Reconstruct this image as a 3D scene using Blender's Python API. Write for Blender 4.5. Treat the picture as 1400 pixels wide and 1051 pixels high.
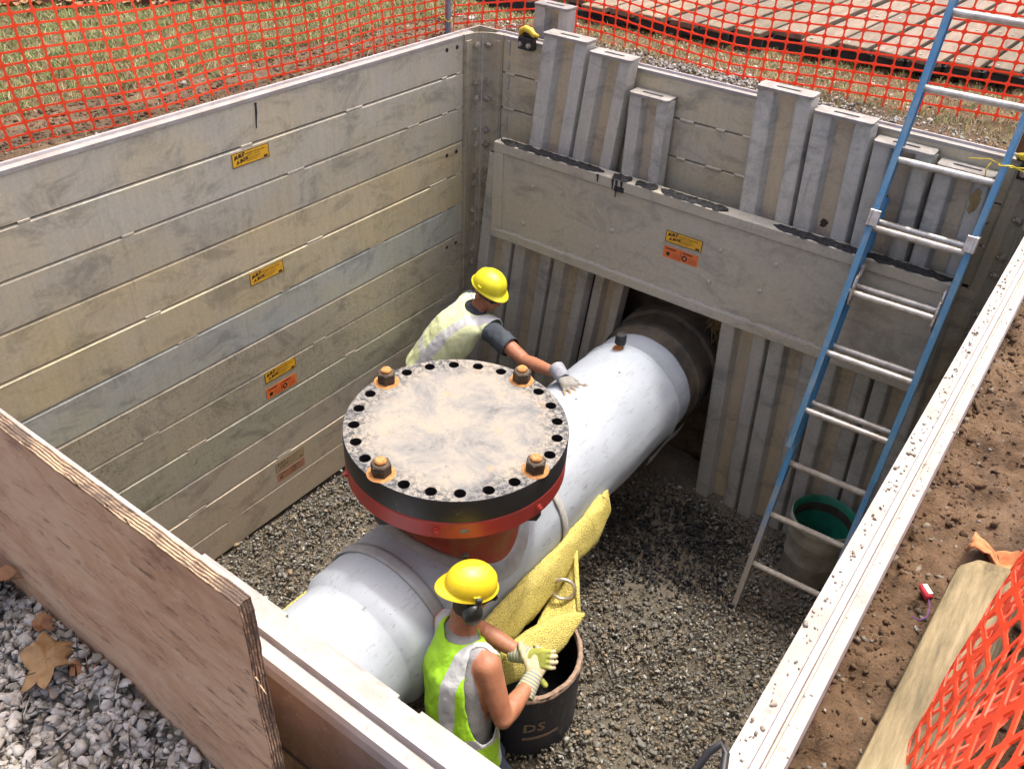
import bpy, bmesh, math, random
import numpy as np
from mathutils import Vector, Matrix, noise as mnoise
random.seed(7); rng = np.random.default_rng(11)
for o in list(bpy.data.objects): bpy.data.objects.remove(o)
scene = bpy.context.scene; COL = scene.collection
# ---------------------------------------------------------------- camera, sky, sun, exposure
cam = bpy.data.cameras.new('camera'); camo = bpy.data.objects.new('camera', cam); COL.objects.link(camo)
camo.location = (3.1866, -4.1507, 3.7382); camo.rotation_euler = (0.9395, -0.0455, 0.6323)
cam.sensor_width = 36; cam.lens = 1180.76/1400*36; cam.clip_start = .02; cam.clip_end = 800
scene.camera = camo
SUN = Vector((.035, .30, .95)).normalized()
world = bpy.data.worlds.new('World'); scene.world = world; world.use_nodes = True
wn = world.node_tree; bg = wn.nodes['Background']; sky = wn.nodes.new('ShaderNodeTexSky'); sky.sky_type = 'NISHITA'; sky.sun_disc = False
sky.sun_elevation = math.asin(SUN.z); sky.sun_rotation = math.atan2(SUN.x, SUN.y)
sky.air_density = .55; sky.dust_density = 6.0; sky.ozone_density = 1.0
bg.inputs['Strength'].default_value = .15; wn.links.new(sky.outputs[0], bg.inputs[0])
sl = bpy.data.lights.new('sun', 'SUN'); sl.energy = 1.0; sl.angle = math.radians(4); sl.color = (1, .955, .88)
so = bpy.data.objects.new('sun', sl); COL.objects.link(so); so.rotation_euler = SUN.to_track_quat('Z', 'Y').to_euler(); so.location = (-3, 3, 9)
vs = scene.view_settings; vs.view_transform = 'Standard'; vs.look = 'None'; vs.gamma = 1; vs.exposure = 1.65; vs.use_curve_mapping = False
scene.cycles.max_bounces = 6; scene.cycles.diffuse_bounces = 4; scene.cycles.glossy_bounces = 2; scene.cycles.transmission_bounces = 2

# ---------------------------------------------------------------- materials
class N:
    def __init__(s, name):
        s.m = bpy.data.materials.new(name); s.m.use_nodes = True; s.t = s.m.node_tree; s.b = s.t.nodes['Principled BSDF']
        s._p = None
    def n(s, t, **k):
        x = s.t.nodes.new(t)
        for a, v in k.items(): setattr(x, a, v)
        return x
    def l(s, a, b): s.t.links.new(a, b)
    def pos(s, scale=(1, 1, 1), obj=False):
        if obj: src = s.n('ShaderNodeTexCoord').outputs['Object']
        else: src = s.n('ShaderNodeNewGeometry').outputs['Position']
        mp = s.n('ShaderNodeMapping'); mp.inputs['Scale'].default_value = scale; s.l(src, mp.inputs[0]); return mp.outputs[0]
    def noise(s, scale, detail=6, rough=.6, st=(1, 1, 1), obj=False, dist=0):
        detail = min(detail, 5)
        x = s.n('ShaderNodeTexNoise'); x.inputs['Scale'].default_value = scale; x.inputs['Detail'].default_value = detail
        x.inputs['Roughness'].default_value = rough; x.inputs['Distortion'].default_value = dist; s.l(s.pos(st, obj), x.inputs['Vector']); return x.outputs[0]
    def vor(s, scale, feature='F1', st=(1, 1, 1), obj=False, out=0):
        x = s.n('ShaderNodeTexVoronoi'); x.feature = feature; x.inputs['Scale'].default_value = scale; s.l(s.pos(st, obj), x.inputs['Vector']); return x.outputs[out]
    def ramp(s, f, stops):
        x = s.n('ShaderNodeValToRGB'); e = x.color_ramp.elements
        while len(e) < len(stops): e.new(.5)
        for i, (p, c) in enumerate(stops):
            e[i].position = p; e[i].color = (*c, 1) if isinstance(c, tuple) else (c, c, c, 1)
        s.l(f, x.inputs[0]); return x.outputs[0]
    def mix(s, f, a, b, mode='MIX'):
        x = s.n('ShaderNodeMix', data_type='RGBA', blend_type=mode)
        for v, i in ((f, 0), (a, 6), (b, 7)):
            if hasattr(v, 'links') or hasattr(v, 'node'): s.l(v, x.inputs[i])
            elif isinstance(v, tuple): x.inputs[i].default_value = (*v, 1)
            else: x.inputs[i].default_value = v
        return x.outputs[2]
    def math(s, op, a, b=0.):
        x = s.n('ShaderNodeMath', operation=op)
        for v, i in ((a, 0), (b, 1)):
            if hasattr(v, 'node'): s.l(v, x.inputs[i])
            else: x.inputs[i].default_value = v
        return x.outputs[0]
    def color(s, c):
        if hasattr(c, 'node'): s.l(c, s.b.inputs['Base Color'])
        else: s.b.inputs['Base Color'].default_value = (*c, 1)
    def rough(s, r):
        if hasattr(r, 'node'): s.l(r, s.b.inputs['Roughness'])
        else: s.b.inputs['Roughness'].default_value = r
    def bump(s, h, strength=.3, dist=.01):
        x = s.n('ShaderNodeBump'); x.inputs['Strength'].default_value = strength; x.inputs['Distance'].default_value = dist
        s.l(h, x.inputs['Height'])
        if s._p: s.l(s._p, x.inputs['Normal'])
        s._p = x.outputs[0]; s.l(s._p, s.b.inputs['Normal'])
    def set(s, **k):
        for a, v in k.items(): s.b.inputs[a.replace('_', ' ').title() if a not in ('IOR',) else a].default_value = v
MT = {}
def simple(name, c1, c2=None, scale=8, rough=.6, metal=0, bump=.15, bscale=60, st=(1, 1, 1), bd=.004, obj=False, lo=.35, hi=.65):
    m = N(name); c2 = c2 or tuple(x*.7 for x in c1)
    m.color(m.ramp(m.noise(scale, 8, .65, st, obj), [(lo, c2), (hi, c1)])); m.rough(rough); m.b.inputs['Metallic'].default_value = metal
    if bump: m.bump(m.noise(bscale, 6, .6, st, obj), bump, bd)
    MT[name] = m.m; return m
def alu(name, base, warm, dark, streak=.5, speck=.0, metal=.25, rough=.55, amt=.5):
    """weathered mud-washed aluminium; object colour tints it"""
    m = N(name)
    big = m.ramp(m.noise(2.3, 7, .6, (1, 1, 1.6)), [(.38, 0.), (.66, 1.)])
    c = m.mix(big, base, warm)
    stn = m.ramp(m.noise(26, 9, .8, (1, 1, .11)), [(.45, 0.), (.80, .8)])
    c = m.mix(m.math('MULTIPLY', stn, streak), c, dark)
    blot = m.ramp(m.noise(4.6, 10, .75, (.7, .7, 1.3), dist=.7), [(.50, 0.), (.64, 1.)])
    c = m.mix(m.math('MULTIPLY', blot, amt), c, tuple(x*.75 for x in dark))
    dr = m.ramp(m.noise(16, 4, .6, (1, 1, .05), dist=.3), [(.59, 0.), (.60, 1.), (.61, 0.)]); dm = m.ramp(m.noise(2.6, 3, .6), [(.56, 0.), (.66, .45)])
    c = m.mix(m.math('MULTIPLY', dr, dm), c, tuple(x*.4 for x in dark))
    gr = m.ramp(m.noise(55, 5, .8), [(.35, .91), (.65, 1.08)]); c = m.mix(1., c, gr, 'MULTIPLY')
    if speck:
        sp = m.ramp(m.noise(70, 6, .8), [(.53, 0.), (.64, 1.)]); zone = m.ramp(m.noise(1.7, 4, .6), [(.35, 0.), (.6, 1.)])
        c = m.mix(m.math('MULTIPLY', m.math('MULTIPLY', sp, zone), speck), c, tuple(x*.42 for x in dark))
        sp2 = m.ramp(m.noise(95, 5, .8), [(.62, 0.), (.7, 1.)])
        c = m.mix(m.math('MULTIPLY', sp2, speck*.35), c, tuple(min(1, x*1.6) for x in warm))
    pit = m.ramp(m.vor(26, 'F1'), [(.03, 1.), (.07, 0.)])
    c = m.mix(m.math('MULTIPLY', pit, m.ramp(m.noise(6, 3, .5), [(.55, 0.), (.6, .8)])), c, (.03, .028, .025))
    oi = m.n('ShaderNodeObjectInfo'); c = m.mix(1., c, oi.outputs['Color'], 'MULTIPLY')
    m.color(c); m.rough(m.ramp(m.noise(5, 6, .7), [(.3, rough-.12), (.7, rough+.15)])); m.b.inputs['Metallic'].default_value = metal
    m.bump(m.noise(3, 5, .5), .12, .03); m.bump(m.noise(120, 5, .7), .1, .003)
    MT[name] = m.m; return m
alu('alu_panel', (.50, .465, .375), (.53, .465, .315), (.24, .225, .185), .5, .0)
alu('alu_speck', (.42, .385, .29), (.45, .395, .27), (.19, .175, .13), .35, .8)
alu('alu_low', (.47, .42, .32), (.50, .435, .315), (.28, .235, .185), .3, .25)
alu('alu_sheet', (.55, .535, .475), (.49, .47, .40), (.27, .265, .24), .5, .1, .3)
alu('alu_pan', (.54, .445, .29), (.47, .40, .29), (.25, .22, .18), .4, .1, .1)
alu('alu_waler', (.42, .39, .31), (.44, .395, .295), (.25, .24, .205), .25, .08, .1, .6, .45)
alu('alu_post', (.46, .41, .31), (.48, .41, .29), (.18, .17, .14), .5, .1, .25)
m = N('rail_top')   # bright worn aluminium with pinkish mud
c = m.mix(m.ramp(m.noise(7, 8, .7), [(.4, 0.), (.66, 1.)]), (.33, .31, .285), (.27, .23, .20))
c = m.mix(m.ramp(m.noise(34, 8, .75), [(.56, 0.), (.7, .75)]), c, (.22, .16, .115)); m.color(c); m.rough(.6); m.b.inputs['Metallic'].default_value = .1
m.bump(m.noise(60, 6, .7), .35, .006); MT['rail_top'] = m.m
simple('rail_ridge', (.42, .39, .38), (.32, .275, .26), 12, .5, .1)
simple('weld', (.50, .48, .44), (.32, .30, .27), 60, .5, .4, .4, 150)
simple('bolt_steel', (.50, .46, .40), (.24, .19, .14), 60, .35, .5, .2)
simple('dark_gap', (.03, .027, .022), (.015, .013, .01), 20, .9)
simple('tar', (.018, .018, .018), (.008, .008, .009), 40, .35, 0, .9, 70, bd=.02)
m = simple('plate_white', (.32, .30, .27), (.20, .185, .16), 16, .55, .1, .3, 80)
# plywood
m = N('plywood'); g = m.noise(5, 9, .75, (.7, 1, 1.8), dist=.5)
c = m.ramp(g, [(.3, (.28, .15, .078)), (.46, (.45, .26, .145)), (.6, (.53, .345, .21)), (.75, (.39, .21, .115))])
gs = m.ramp(m.noise(26, 8, .8, (.45, 1, 2.0)), [(.56, 0.), (.64, 1.)]); c = m.mix(m.math('MULTIPLY', gs, .8), c, (.13, .062, .035)); fl = m.ramp(m.noise(60, 5, .8, (.8, 1, 1.4)), [(.6, 0.), (.68, .55)]); c = m.mix(fl, c, (.62, .46, .36))
pale = m.ramp(m.noise(3, 4, .6, (1, 1, .4)), [(.5, 0.), (.75, .6)]); c = m.mix(pale, c, (.56, .41, .28))
m.color(c); m.rough(.75); m.bump(m.noise(40, 8, .75, (.5, 1, 2)), .35, .004); MT['plywood'] = m.m
m = N('ply_edge'); w = m.n('ShaderNodeTexWave', wave_type='BANDS', bands_direction='Y'); w.inputs['Scale'].default_value = 68; w.inputs['Distortion'].default_value = 1.5; w.inputs['Detail'].default_value = 4
m.l(m.pos(), w.inputs['Vector']); c = m.ramp(w.outputs[0], [(.25, (.05, .03, .018)), (.5, (.34, .215, .115)), (.8, (.43, .295, .175))])
c = m.mix(m.ramp(m.noise(9, 6, .75), [(.44, 0.), (.58, .85)]), c, (.05, .032, .022)); m.color(c); m.rough(.8); m.bump(m.noise(90, 6, .7), .6, .008); MT['ply_edge'] = m.m
m = N('brown_face'); c = m.ramp(m.noise(4, 9, .7), [(.3, (.11, .072, .052)), (.5, (.21, .148, .11)), (.7, (.30, .225, .175))])
c = m.mix(m.ramp(m.noise(40, 8, .8), [(.58, 0.), (.68, .7)]), c, (.42, .34, .29)); m.color(c); m.rough(.8); m.bump(m.noise(60, 8, .7), .3, .004); MT['brown_face'] = m.m
# soils, stones, grass
m = N('soil'); c = m.ramp(m.noise(6, 10, .75), [(.3, (.05, .029, .014)), (.5, (.115, .068, .034)), (.72, (.18, .113, .06))]); m.color(c); m.rough(.95)
m.bump(m.noise(45, 10, .8), .8, .012); m.bump(m.vor(120), .4, .004); MT['soil'] = m.m
m = N('soil_wall'); c = m.ramp(m.noise(9, 10, .75), [(.3, (.06, .045, .03)), (.55, (.15, .11, .07)), (.75, (.24, .18, .11))]); m.color(c); m.rough(.95); m.bump(m.noise(30, 10, .8), 1, .03); MT['soil_wall'] = m.m
m = N('pit_floor'); c = m.ramp(m.noise(8, 10, .75), [(.3, (.06, .051, .037)), (.6, (.13, .11, .08))]); m.color(c); m.rough(.95); m.bump(m.noise(60, 10, .8), .8, .01); MT['pit_floor'] = m.m
m = N('turf_soil'); c = m.ramp(m.noise(5, 10, .75), [(.3, (.055, .033, .015)), (.5, (.115, .07, .033)), (.7, (.17, .112, .057))]); m.color(c); m.rough(.95); m.bump(m.noise(30, 10, .8), .8, .02); MT['turf_soil'] = m.m
def stone(name, c):
    m = N(name); m.color(m.ramp(m.noise(70, 6, .7), [(.35, tuple(x*.68 for x in c)), (.65, tuple(min(1, x*1.1) for x in c))])); m.rough(.8); m.bump(m.noise(160, 5, .7), .25, .003); MT[name] = m.m
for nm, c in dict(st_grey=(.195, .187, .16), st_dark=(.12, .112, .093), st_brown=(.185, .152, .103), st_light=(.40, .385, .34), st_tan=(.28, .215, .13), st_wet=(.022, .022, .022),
                  lg_a=(.44, .40, .345), lg_b=(.35, .315, .27), lg_c=(.52, .47, .41), lg_d=(.25, .22, .17), lg_e=(.40, .34, .27)).items(): stone(nm, c)
def blade(name, c):
    m = N(name); m.color(c); m.rough(.7); m.b.inputs['Subsurface Weight'].default_value = 0; MT[name] = m.m
blade('gr_green', (.10, .19, .035)); blade('gr_olive', (.20, .22, .055)); blade('gr_straw', (.38, .30, .14)); blade('gr_pale', (.48, .40, .22))
# pipe etc
m = N('pipe_white'); c = m.mix(m.ramp(m.noise(3, 6, .6), [(.35, 0.), (.7, 1.)]), (.36, .395, .43), (.315, .35, .385))
scr = m.ramp(m.noise(16, 9, .8, (1.6, .5, 1)), [(.60, 0.), (.68, .75)]); c = m.mix(scr, c, (.20, .19, .17)); sc2 = m.ramp(m.noise(34, 5, .7, (2.2, .25, 1.5)), [(.60, 0.), (.63, .6), (.66, 0.)]); c = m.mix(sc2, c, (.17, .165, .16))
dot = m.ramp(m.vor(30), [(.05, 1.), (.09, 0.)]); dz = m.ramp(m.noise(4, 4, .6), [(.5, 0.), (.62, .9)]); c = m.mix(m.math('MULTIPLY', dot, dz), c, (.14, .12, .10))
mud = m.ramp(m.noise(2.1, 8, .7), [(.56, 0.), (.78, .5)]); c = m.mix(mud, c, (.27, .245, .205)); m.color(c); m.rough(.62); m.b.inputs['Specular IOR Level'].default_value = .3; m.bump(m.noise(14, 5, .6), .12, .01); m.bump(m.noise(90, 4, .6), .06, .002); MT['pipe_white'] = m.m
simple('pipe_dark', (.13, .105, .07), (.04, .035, .03), 6, .65, .1, .4, 30, bd=.01)
simple('pipe_band', (.31, .33, .345), (.24, .235, .225), 10, .5, 0, .15)
m = N('flange_top'); c = m.ramp(m.noise(5, 10, .75, dist=.4), [(.30, (.085, .085, .085)), (.42, (.17, .165, .152)), (.54, (.235, .215, .178)), (.70, (.28, .24, .18))])
ru = m.ramp(m.noise(11, 8, .75), [(.6, 0.), (.72, .6)]); c = m.mix(ru, c, (.50, .26, .09))
bk = m.ramp(m.noise(70, 8, .8), [(.6, 0.), (.66, .8)]); c = m.mix(bk, c, (.05, .05, .05))
rad = m.n('ShaderNodeVectorMath', operation='LENGTH'); sep = m.n('ShaderNodeVectorMath', operation='MULTIPLY'); sep.inputs[1].default_value = (1, 1, 0)
m.l(m.n('ShaderNodeTexCoord').outputs['Object'], sep.inputs[0]); m.l(sep.outputs[0], rad.inputs[0])
edge = m.ramp(m.math('ADD', rad.outputs['Value'], m.math('MULTIPLY', m.noise(9, 8, .8), .22)), [(.43, 0.), (.52, 1.)])
pat = m.ramp(m.noise(45, 8, .85), [(.46, 0.), (.54, 1.)]); c = m.mix(m.math('MULTIPLY', m.math('MULTIPLY', edge, pat), m.ramp(m.noise(2.2, 3, .5), [(.36, 0.), (.52, .95)])), c, (.03, .032, .036))
m.color(c); m.rough(.75); m.bump(m.noise(60, 8, .75), .35, .004); MT['flange_top'] = m.m
m = N('black_paint'); c = m.mix(m.ramp(m.noise(26, 8, .8, (1, 1, .5)), [(.62, 0.), (.7, .7)]), (.018, .018, .019), (.17, .13, .09)); m.color(c); m.rough(.45); m.bump(m.noise(40, 6, .7), .2, .004); MT['black_paint'] = m.m
m = N('red_paint'); c = m.mix(m.ramp(m.noise(9, 8, .75), [(.5, 0.), (.75, .8)]), (.36, .035, .028), (.20, .03, .024)); c = m.mix(m.ramp(m.noise(60, 6, .8), [(.66, 0.), (.7, .6)]), c, (.05, .02, .02)); m.color(c); m.rough(.42); MT['red_paint'] = m.m
m = N('neck_paint'); c = m.mix(m.ramp(m.noise(6, 8, .75, (1, 1, .6)), [(.45, 0.), (.7, .8)]), (.30, .045, .03), (.28, .14, .06)); m.color(c); m.rough(.55); MT['neck_paint'] = m.m
simple('rusty_bolt', (.10, .07, .045), (.035, .028, .022), 40, .6, .4, .4, 90)
simple('rust', (.50, .24, .07), (.26, .11, .035), 60, .85, 0, .4, 120)
m = N('rock_shield'); v = m.vor(115, 'DISTANCE_TO_EDGE'); c = m.ramp(v, [(.03, (.62, .53, .13)), (.18, (.56, .46, .11)), (.36, (.28, .21, .05))]); c = m.mix(m.ramp(m.noise(7, 5, .6), [(.4, 0.), (.7, .4)]), c, (.45, .38, .12)); m.color(c); m.rough(.7); m.bump(m.vor(115, 'DISTANCE_TO_EDGE'), 1, -.008); m.bump(m.noise(40, 4, .6), .4, .01); MT['rock_shield'] = m.m
simple('webbing', (.45, .44, .41), (.32, .31, .29), 40, .8, 0, .4, 200)
m = N('drum_paint'); c = m.mix(m.ramp(m.noise(26, 9, .8, (1, 1, .25)), [(.56, 0.), (.68, .55)]), (.020, .024, .040), (.13, .13, .15)); m.color(c); m.rough(.5); m.bump(m.noise(60, 6, .7), .2, .003); MT['drum_paint'] = m.m
simple('drum_in', (.02, .02, .02), (.01, .01, .01), 20, .7)
simple('fibre_rim', (.34, .24, .17), (.20, .13, .09), 40, .9, 0, .6, 90)
simple('stencil', (.38, .28, .20), (.20, .15, .11), 60, .9, 0, 0)
m = N('ladder_blue'); c = m.mix(m.ramp(m.noise(14, 9, .8, (1, 1, .3)), [(.46, 0.), (.64, .85)]), (.085, .235, .385), (.22, .31, .36)); m.color(c); m.rough(.45); MT['ladder_blue'] = m.m
m = N('ladder_base'); sx = m.n('ShaderNodeSeparateXYZ'); m.l(m.n('ShaderNodeNewGeometry').outputs['Position'], sx.inputs[0])
zz = m.math('ADD', sx.outputs[2], m.math('MULTIPLY', m.noise(10, 9, .8), 1.3)); c = m.mix(m.ramp(m.math('MULTIPLY', zz, .5), [(.5, 1.), (.78, 0.)]), (.06, .24, .45), (.31, .285, .24)); m.color(c); m.rough(.65); m.bump(m.noise(70, 6, .7), .2, .003); MT['ladder_base'] = m.m
simple('rung', (.66, .63, .57), (.42, .37, .30), 18, .4, .55, .2, 90)
simple('rung_mud', (.50, .46, .39), (.32, .28, .22), 18, .7, .2, .3, 90)
simple('bucket_out', (.40, .385, .31), (.24, .215, .165), 7, .7, 0, .2, 40)
simple('bucket_in', (.02, .22, .13), (.012, .11, .07), 9, .5)
simple('bucket_mud', (.07, .055, .035), (.03, .024, .017), 20, .9)
m = N('net_orange'); m.color(m.mix(m.ramp(m.noise(20, 4, .6), [(.4, 0.), (.7, 1.)]), (.90, .12, .035), (.84, .10, .035))); m.rough(.45)
tr_ = m.n('ShaderNodeBsdfTranslucent'); tr_.inputs[0].default_value = (.95, .16, .05, 1); mx = m.n('ShaderNodeMixShader'); mx.inputs[0].default_value = .45
m.l(m.b.outputs[0], mx.inputs[1]); m.l(tr_.outputs[0], mx.inputs[2]); m.l(mx.outputs[0], m.t.nodes['Material Output'].inputs[0]); MT['net_orange'] = m.m
m = N('deck_wood'); c = m.ramp(m.noise(5, 9, .75, (6, .8, 1)), [(.3, (.10, .075, .048)), (.5, (.165, .128, .084)), (.7, (.225, .18, .12))]); oi = m.n('ShaderNodeObjectInfo'); c = m.mix(1., c, oi.outputs['Color'], 'MULTIPLY'); m.color(c); m.rough(.85); m.bump(m.noise(14, 8, .75, (8, .8, 1)), .5, .006); MT['deck_wood'] = m.m
simple('deck_dark', (.018, .026, .028), (.008, .010, .010), 14, .7)
m = N('log_wood'); c = m.ramp(m.noise(9, 9, .75, (5, .5, 5)), [(.28, (.055, .045, .018)), (.42, (.13, .10, .042)), (.54, (.20, .155, .07)), (.7, (.28, .225, .12))]); m.color(c); m.rough(.7); m.bump(m.noise(25, 8, .75, (6, .5, 6)), .3, .004); MT['log_wood'] = m.m
simple('stake_wood', (.26, .12, .045), (.16, .07, .025), 8, .8, 0, .3, 30)
simple('grey_wood', (.33, .31, .28), (.17, .155, .14), 9, .85, 0, .4, 40, (6, .6, 1))
simple('leaf', (.30, .135, .05), (.17, .07, .025), 30, .7, 0, .4, 60)
simple('leaf_pale', (.34, .205, .085), (.24, .13, .05), 30, .7, 0, .4, 60)
simple('brick', (.24, .085, .06), (.17, .06, .045), 14, .9, 0, .4, 60)
simple('yellow_hook', (.70, .52, .03), (.55, .36, .03), 20, .5)
simple('yellow_rope', (.80, .62, .06), (.60, .45, .05), 90, .7)
simple('black_rubber', (.02, .02, .021), (.01, .01, .01), 30, .5)
simple('red_flag', (.62, .04, .05), (.50, .03, .05), 20, .5)
simple('white_flag', (.75, .66, .5), (.6, .5, .4), 20, .6)
simple('orange_rag', (.62, .26, .10), (.42, .16, .06), 20, .8)
simple('purple_string', (.16, .05, .2), (.12, .04, .16), 20, .8)
simple('steel_post', (.28, .30, .36), (.20, .21, .26), 20, .5, .3)
simple('straw', (.30, .22, .10), (.20, .14, .06), 30, .9)
simple('stick_yellow', (.72, .40, .02), (.64, .33, .02), 25, .45, 0, 0)
simple('stick_faded', (.40, .28, .13), (.36, .28, .18), 25, .6, 0, 0)
simple('stick_orange', (.72, .17, .03), (.62, .13, .03), 25, .5, 0, 0)
simple('stick_orange_faded', (.42, .17, .09), (.36, .20, .12), 25, .6, 0, 0)
simple('ink', (.018, .012, .01), (.012, .01, .01), 20, .6, 0, 0)
simple('ink_faded', (.10, .07, .04), (.14, .10, .07), 20, .6, 0, 0)
simple('chalk', (.62, .50, .38), (.45, .32, .24), 60, .9, 0, 0)
simple('clip_alu', (.62, .58, .52), (.40, .34, .28), 30, .35, .7)
# people
m = N('skin'); c = m.mix(m.ramp(m.noise(18, 6, .6, obj=True), [(.35, 0.), (.7, 1.)]), (.40, .175, .095), (.30, .115, .06)); sp_ = m.ramp(m.noise(45, 5, .75, obj=True), [(.52, 0.), (.66, .45)]); c = m.mix(sp_, c, (.22, .085, .05)); m.color(c); m.rough(.55); m.b.inputs['Subsurface Weight'].default_value = .0; m.b.inputs['Subsurface Radius'].default_value = (.02, .008, .004); m.bump(m.noise(120, 4, .6, obj=True), .12, .003); MT['skin'] = m.m
simple('hair', (.075, .05, .033), (.035, .024, .017), 120, .7, 0, .6, 220, bd=.006)
simple('lips', (.30, .09, .07), (.26, .08, .06), 40, .5)
m = simple('shirt_dark', (.055, .068, .082), (.036, .044, .055), 14, .9, 0, .35, 16, bd=.012); m.bump(m.noise(300, 2, .5), .25, .002)
m = simple('shirt_grey', (.30, .30, .30), (.22, .22, .225), 12, .9, 0, .4, 15, bd=.014)
simple('jeans', (.045, .06, .10), (.03, .04, .07), 14, .9, 0, .3, 20)
simple('boot', (.12, .075, .04), (.07, .045, .025), 20, .7)
def vestmat(name, base, stripe, bands):
    """hi-vis cloth; bands = list of (axis, centre, half width) in torso coordinates kept in the mesh attribute tc"""
    m = N(name); at = m.n('ShaderNodeAttribute', attribute_name='tc'); sp = m.n('ShaderNodeSeparateXYZ'); m.l(at.outputs['Vector'], sp.inputs[0])
    f = None
    for ax, cc, hw in bands:
        v = sp.outputs[ax]
        if ax == 0: v = m.math('ABSOLUTE', v)
        d = m.math('LESS_THAN', m.math('ABSOLUTE', m.math('SUBTRACT', v, cc)), hw)
        f = d if f is None else m.math('MAXIMUM', f, d)
    cl = m.mix(m.ramp(m.noise(7, 5, .6, obj=True), [(.35, 0.), (.7, 1.)]), base, tuple(x*.8 for x in base))
    cl = m.mix(m.ramp(m.noise(24, 6, .75, obj=True), [(.62, 0.), (.74, .45)]), cl, (.10, .11, .05))
    c = m.mix(f, cl, stripe); m.color(c); m.rough(.6); m.bump(m.noise(9, 4, .6, (1, 1, .45), True), .55, .03); m.bump(m.noise(400, 2, .5, obj=True), .2, .001); MT[name] = m.m
vestmat('vest_green', (.36, .70, .025), (.46, .48, .48), [(0, .108, .028), (1, -.34, .027)])
vestmat('vest_lime', (.76, .82, .46), (.55, .56, .55), [(0, .11, .028), (1, -.33, .027)])
m = N('hat_yellow'); c = m.mix(m.ramp(m.noise(16, 7, .7, obj=True), [(.5, 0.), (.75, .5)]), (.80, .60, .02), (.60, .42, .03)); c = m.mix(m.ramp(m.noise(40, 5, .8, obj=True), [(.58, 0.), (.68, .6)]), c, (.30, .20, .05)); m.color(c); m.rough(.42); MT['hat_yellow'] = m.m
m = N('hat_lime'); c = m.mix(m.ramp(m.noise(16, 7, .7, obj=True), [(.5, 0.), (.75, .5)]), (.74, .66, .02), (.58, .50, .03)); c = m.mix(m.ramp(m.noise(40, 5, .8, obj=True), [(.58, 0.), (.68, .6)]), c, (.30, .24, .05)); m.color(c); m.rough(.42); MT['hat_lime'] = m.m
simple('muff', (.022, .028, .026), (.012, .014, .014), 20, .4)
simple('glass_dark', (.012, .012, .014), (.01, .01, .01), 20, .15)
simple('glove_cream', (.56, .48, .30), (.36, .30, .18), 24, .85, 0, .5, 60)
simple('glove_green', (.36, .38, .06), (.24, .26, .05), 24, .85, 0, .5, 60)
simple('glove_grey', (.27, .265, .25), (.16, .14, .11), 22, .85, 0, .5, 60)
simple('glove_palm', (.34, .26, .14), (.20, .15, .09), 24, .85, 0, .5, 60)
simple('cuff_grey', (.30, .31, .34), (.20, .205, .23), 30, .9, 0, .4, 90)
m = N('cuff_stripe'); at = m.n('ShaderNodeAttribute', attribute_name='tc'); sp = m.n('ShaderNodeSeparateXYZ'); m.l(at.outputs['Vector'], sp.inputs[0])
f = m.math('LESS_THAN', m.math('FRACT', m.math('MULTIPLY', sp.outputs[0], 75.)), .5); m.color(m.mix(f, (.45, .43, .22), (.22, .23, .26))); m.rough(.9); MT['cuff_stripe'] = m.m

# ---------------------------------------------------------------- mesh helpers
ROOT = {}
def wloc(o):
    v = Vector((0, 0, 0))
    while o is not None: v = v + o.location; o = o.parent
    return v
def tag(o, label=None, cat=None, group=None, kind=None):
    for k, v in (('label', label), ('category', cat), ('group', group), ('kind', kind)):
        if v: o[k] = v
    return o
def thing(name, loc, label, cat, group=None):
    o = bpy.data.objects.new(name, None); COL.objects.link(o); o.location = loc; o.empty_display_size = .1
    return tag(o, label, cat, group)
STUFFY = {'weld_bead', 'seam_weld', 'splinter', 'nail', 'tar_drip', 'straw_stems', 'sticker_border', 'rung_lock', 'lettering'}
def link(name, me, mats, parent=None):
    if not isinstance(mats, (list, tuple)): mats = [mats]
    for x in mats: me.materials.append(MT[x])
    o = bpy.data.objects.new(name, me); COL.objects.link(o)
    if parent is not None: o.parent = parent
    if name in STUFFY: o['kind'] = 'stuff'
    return o
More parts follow.
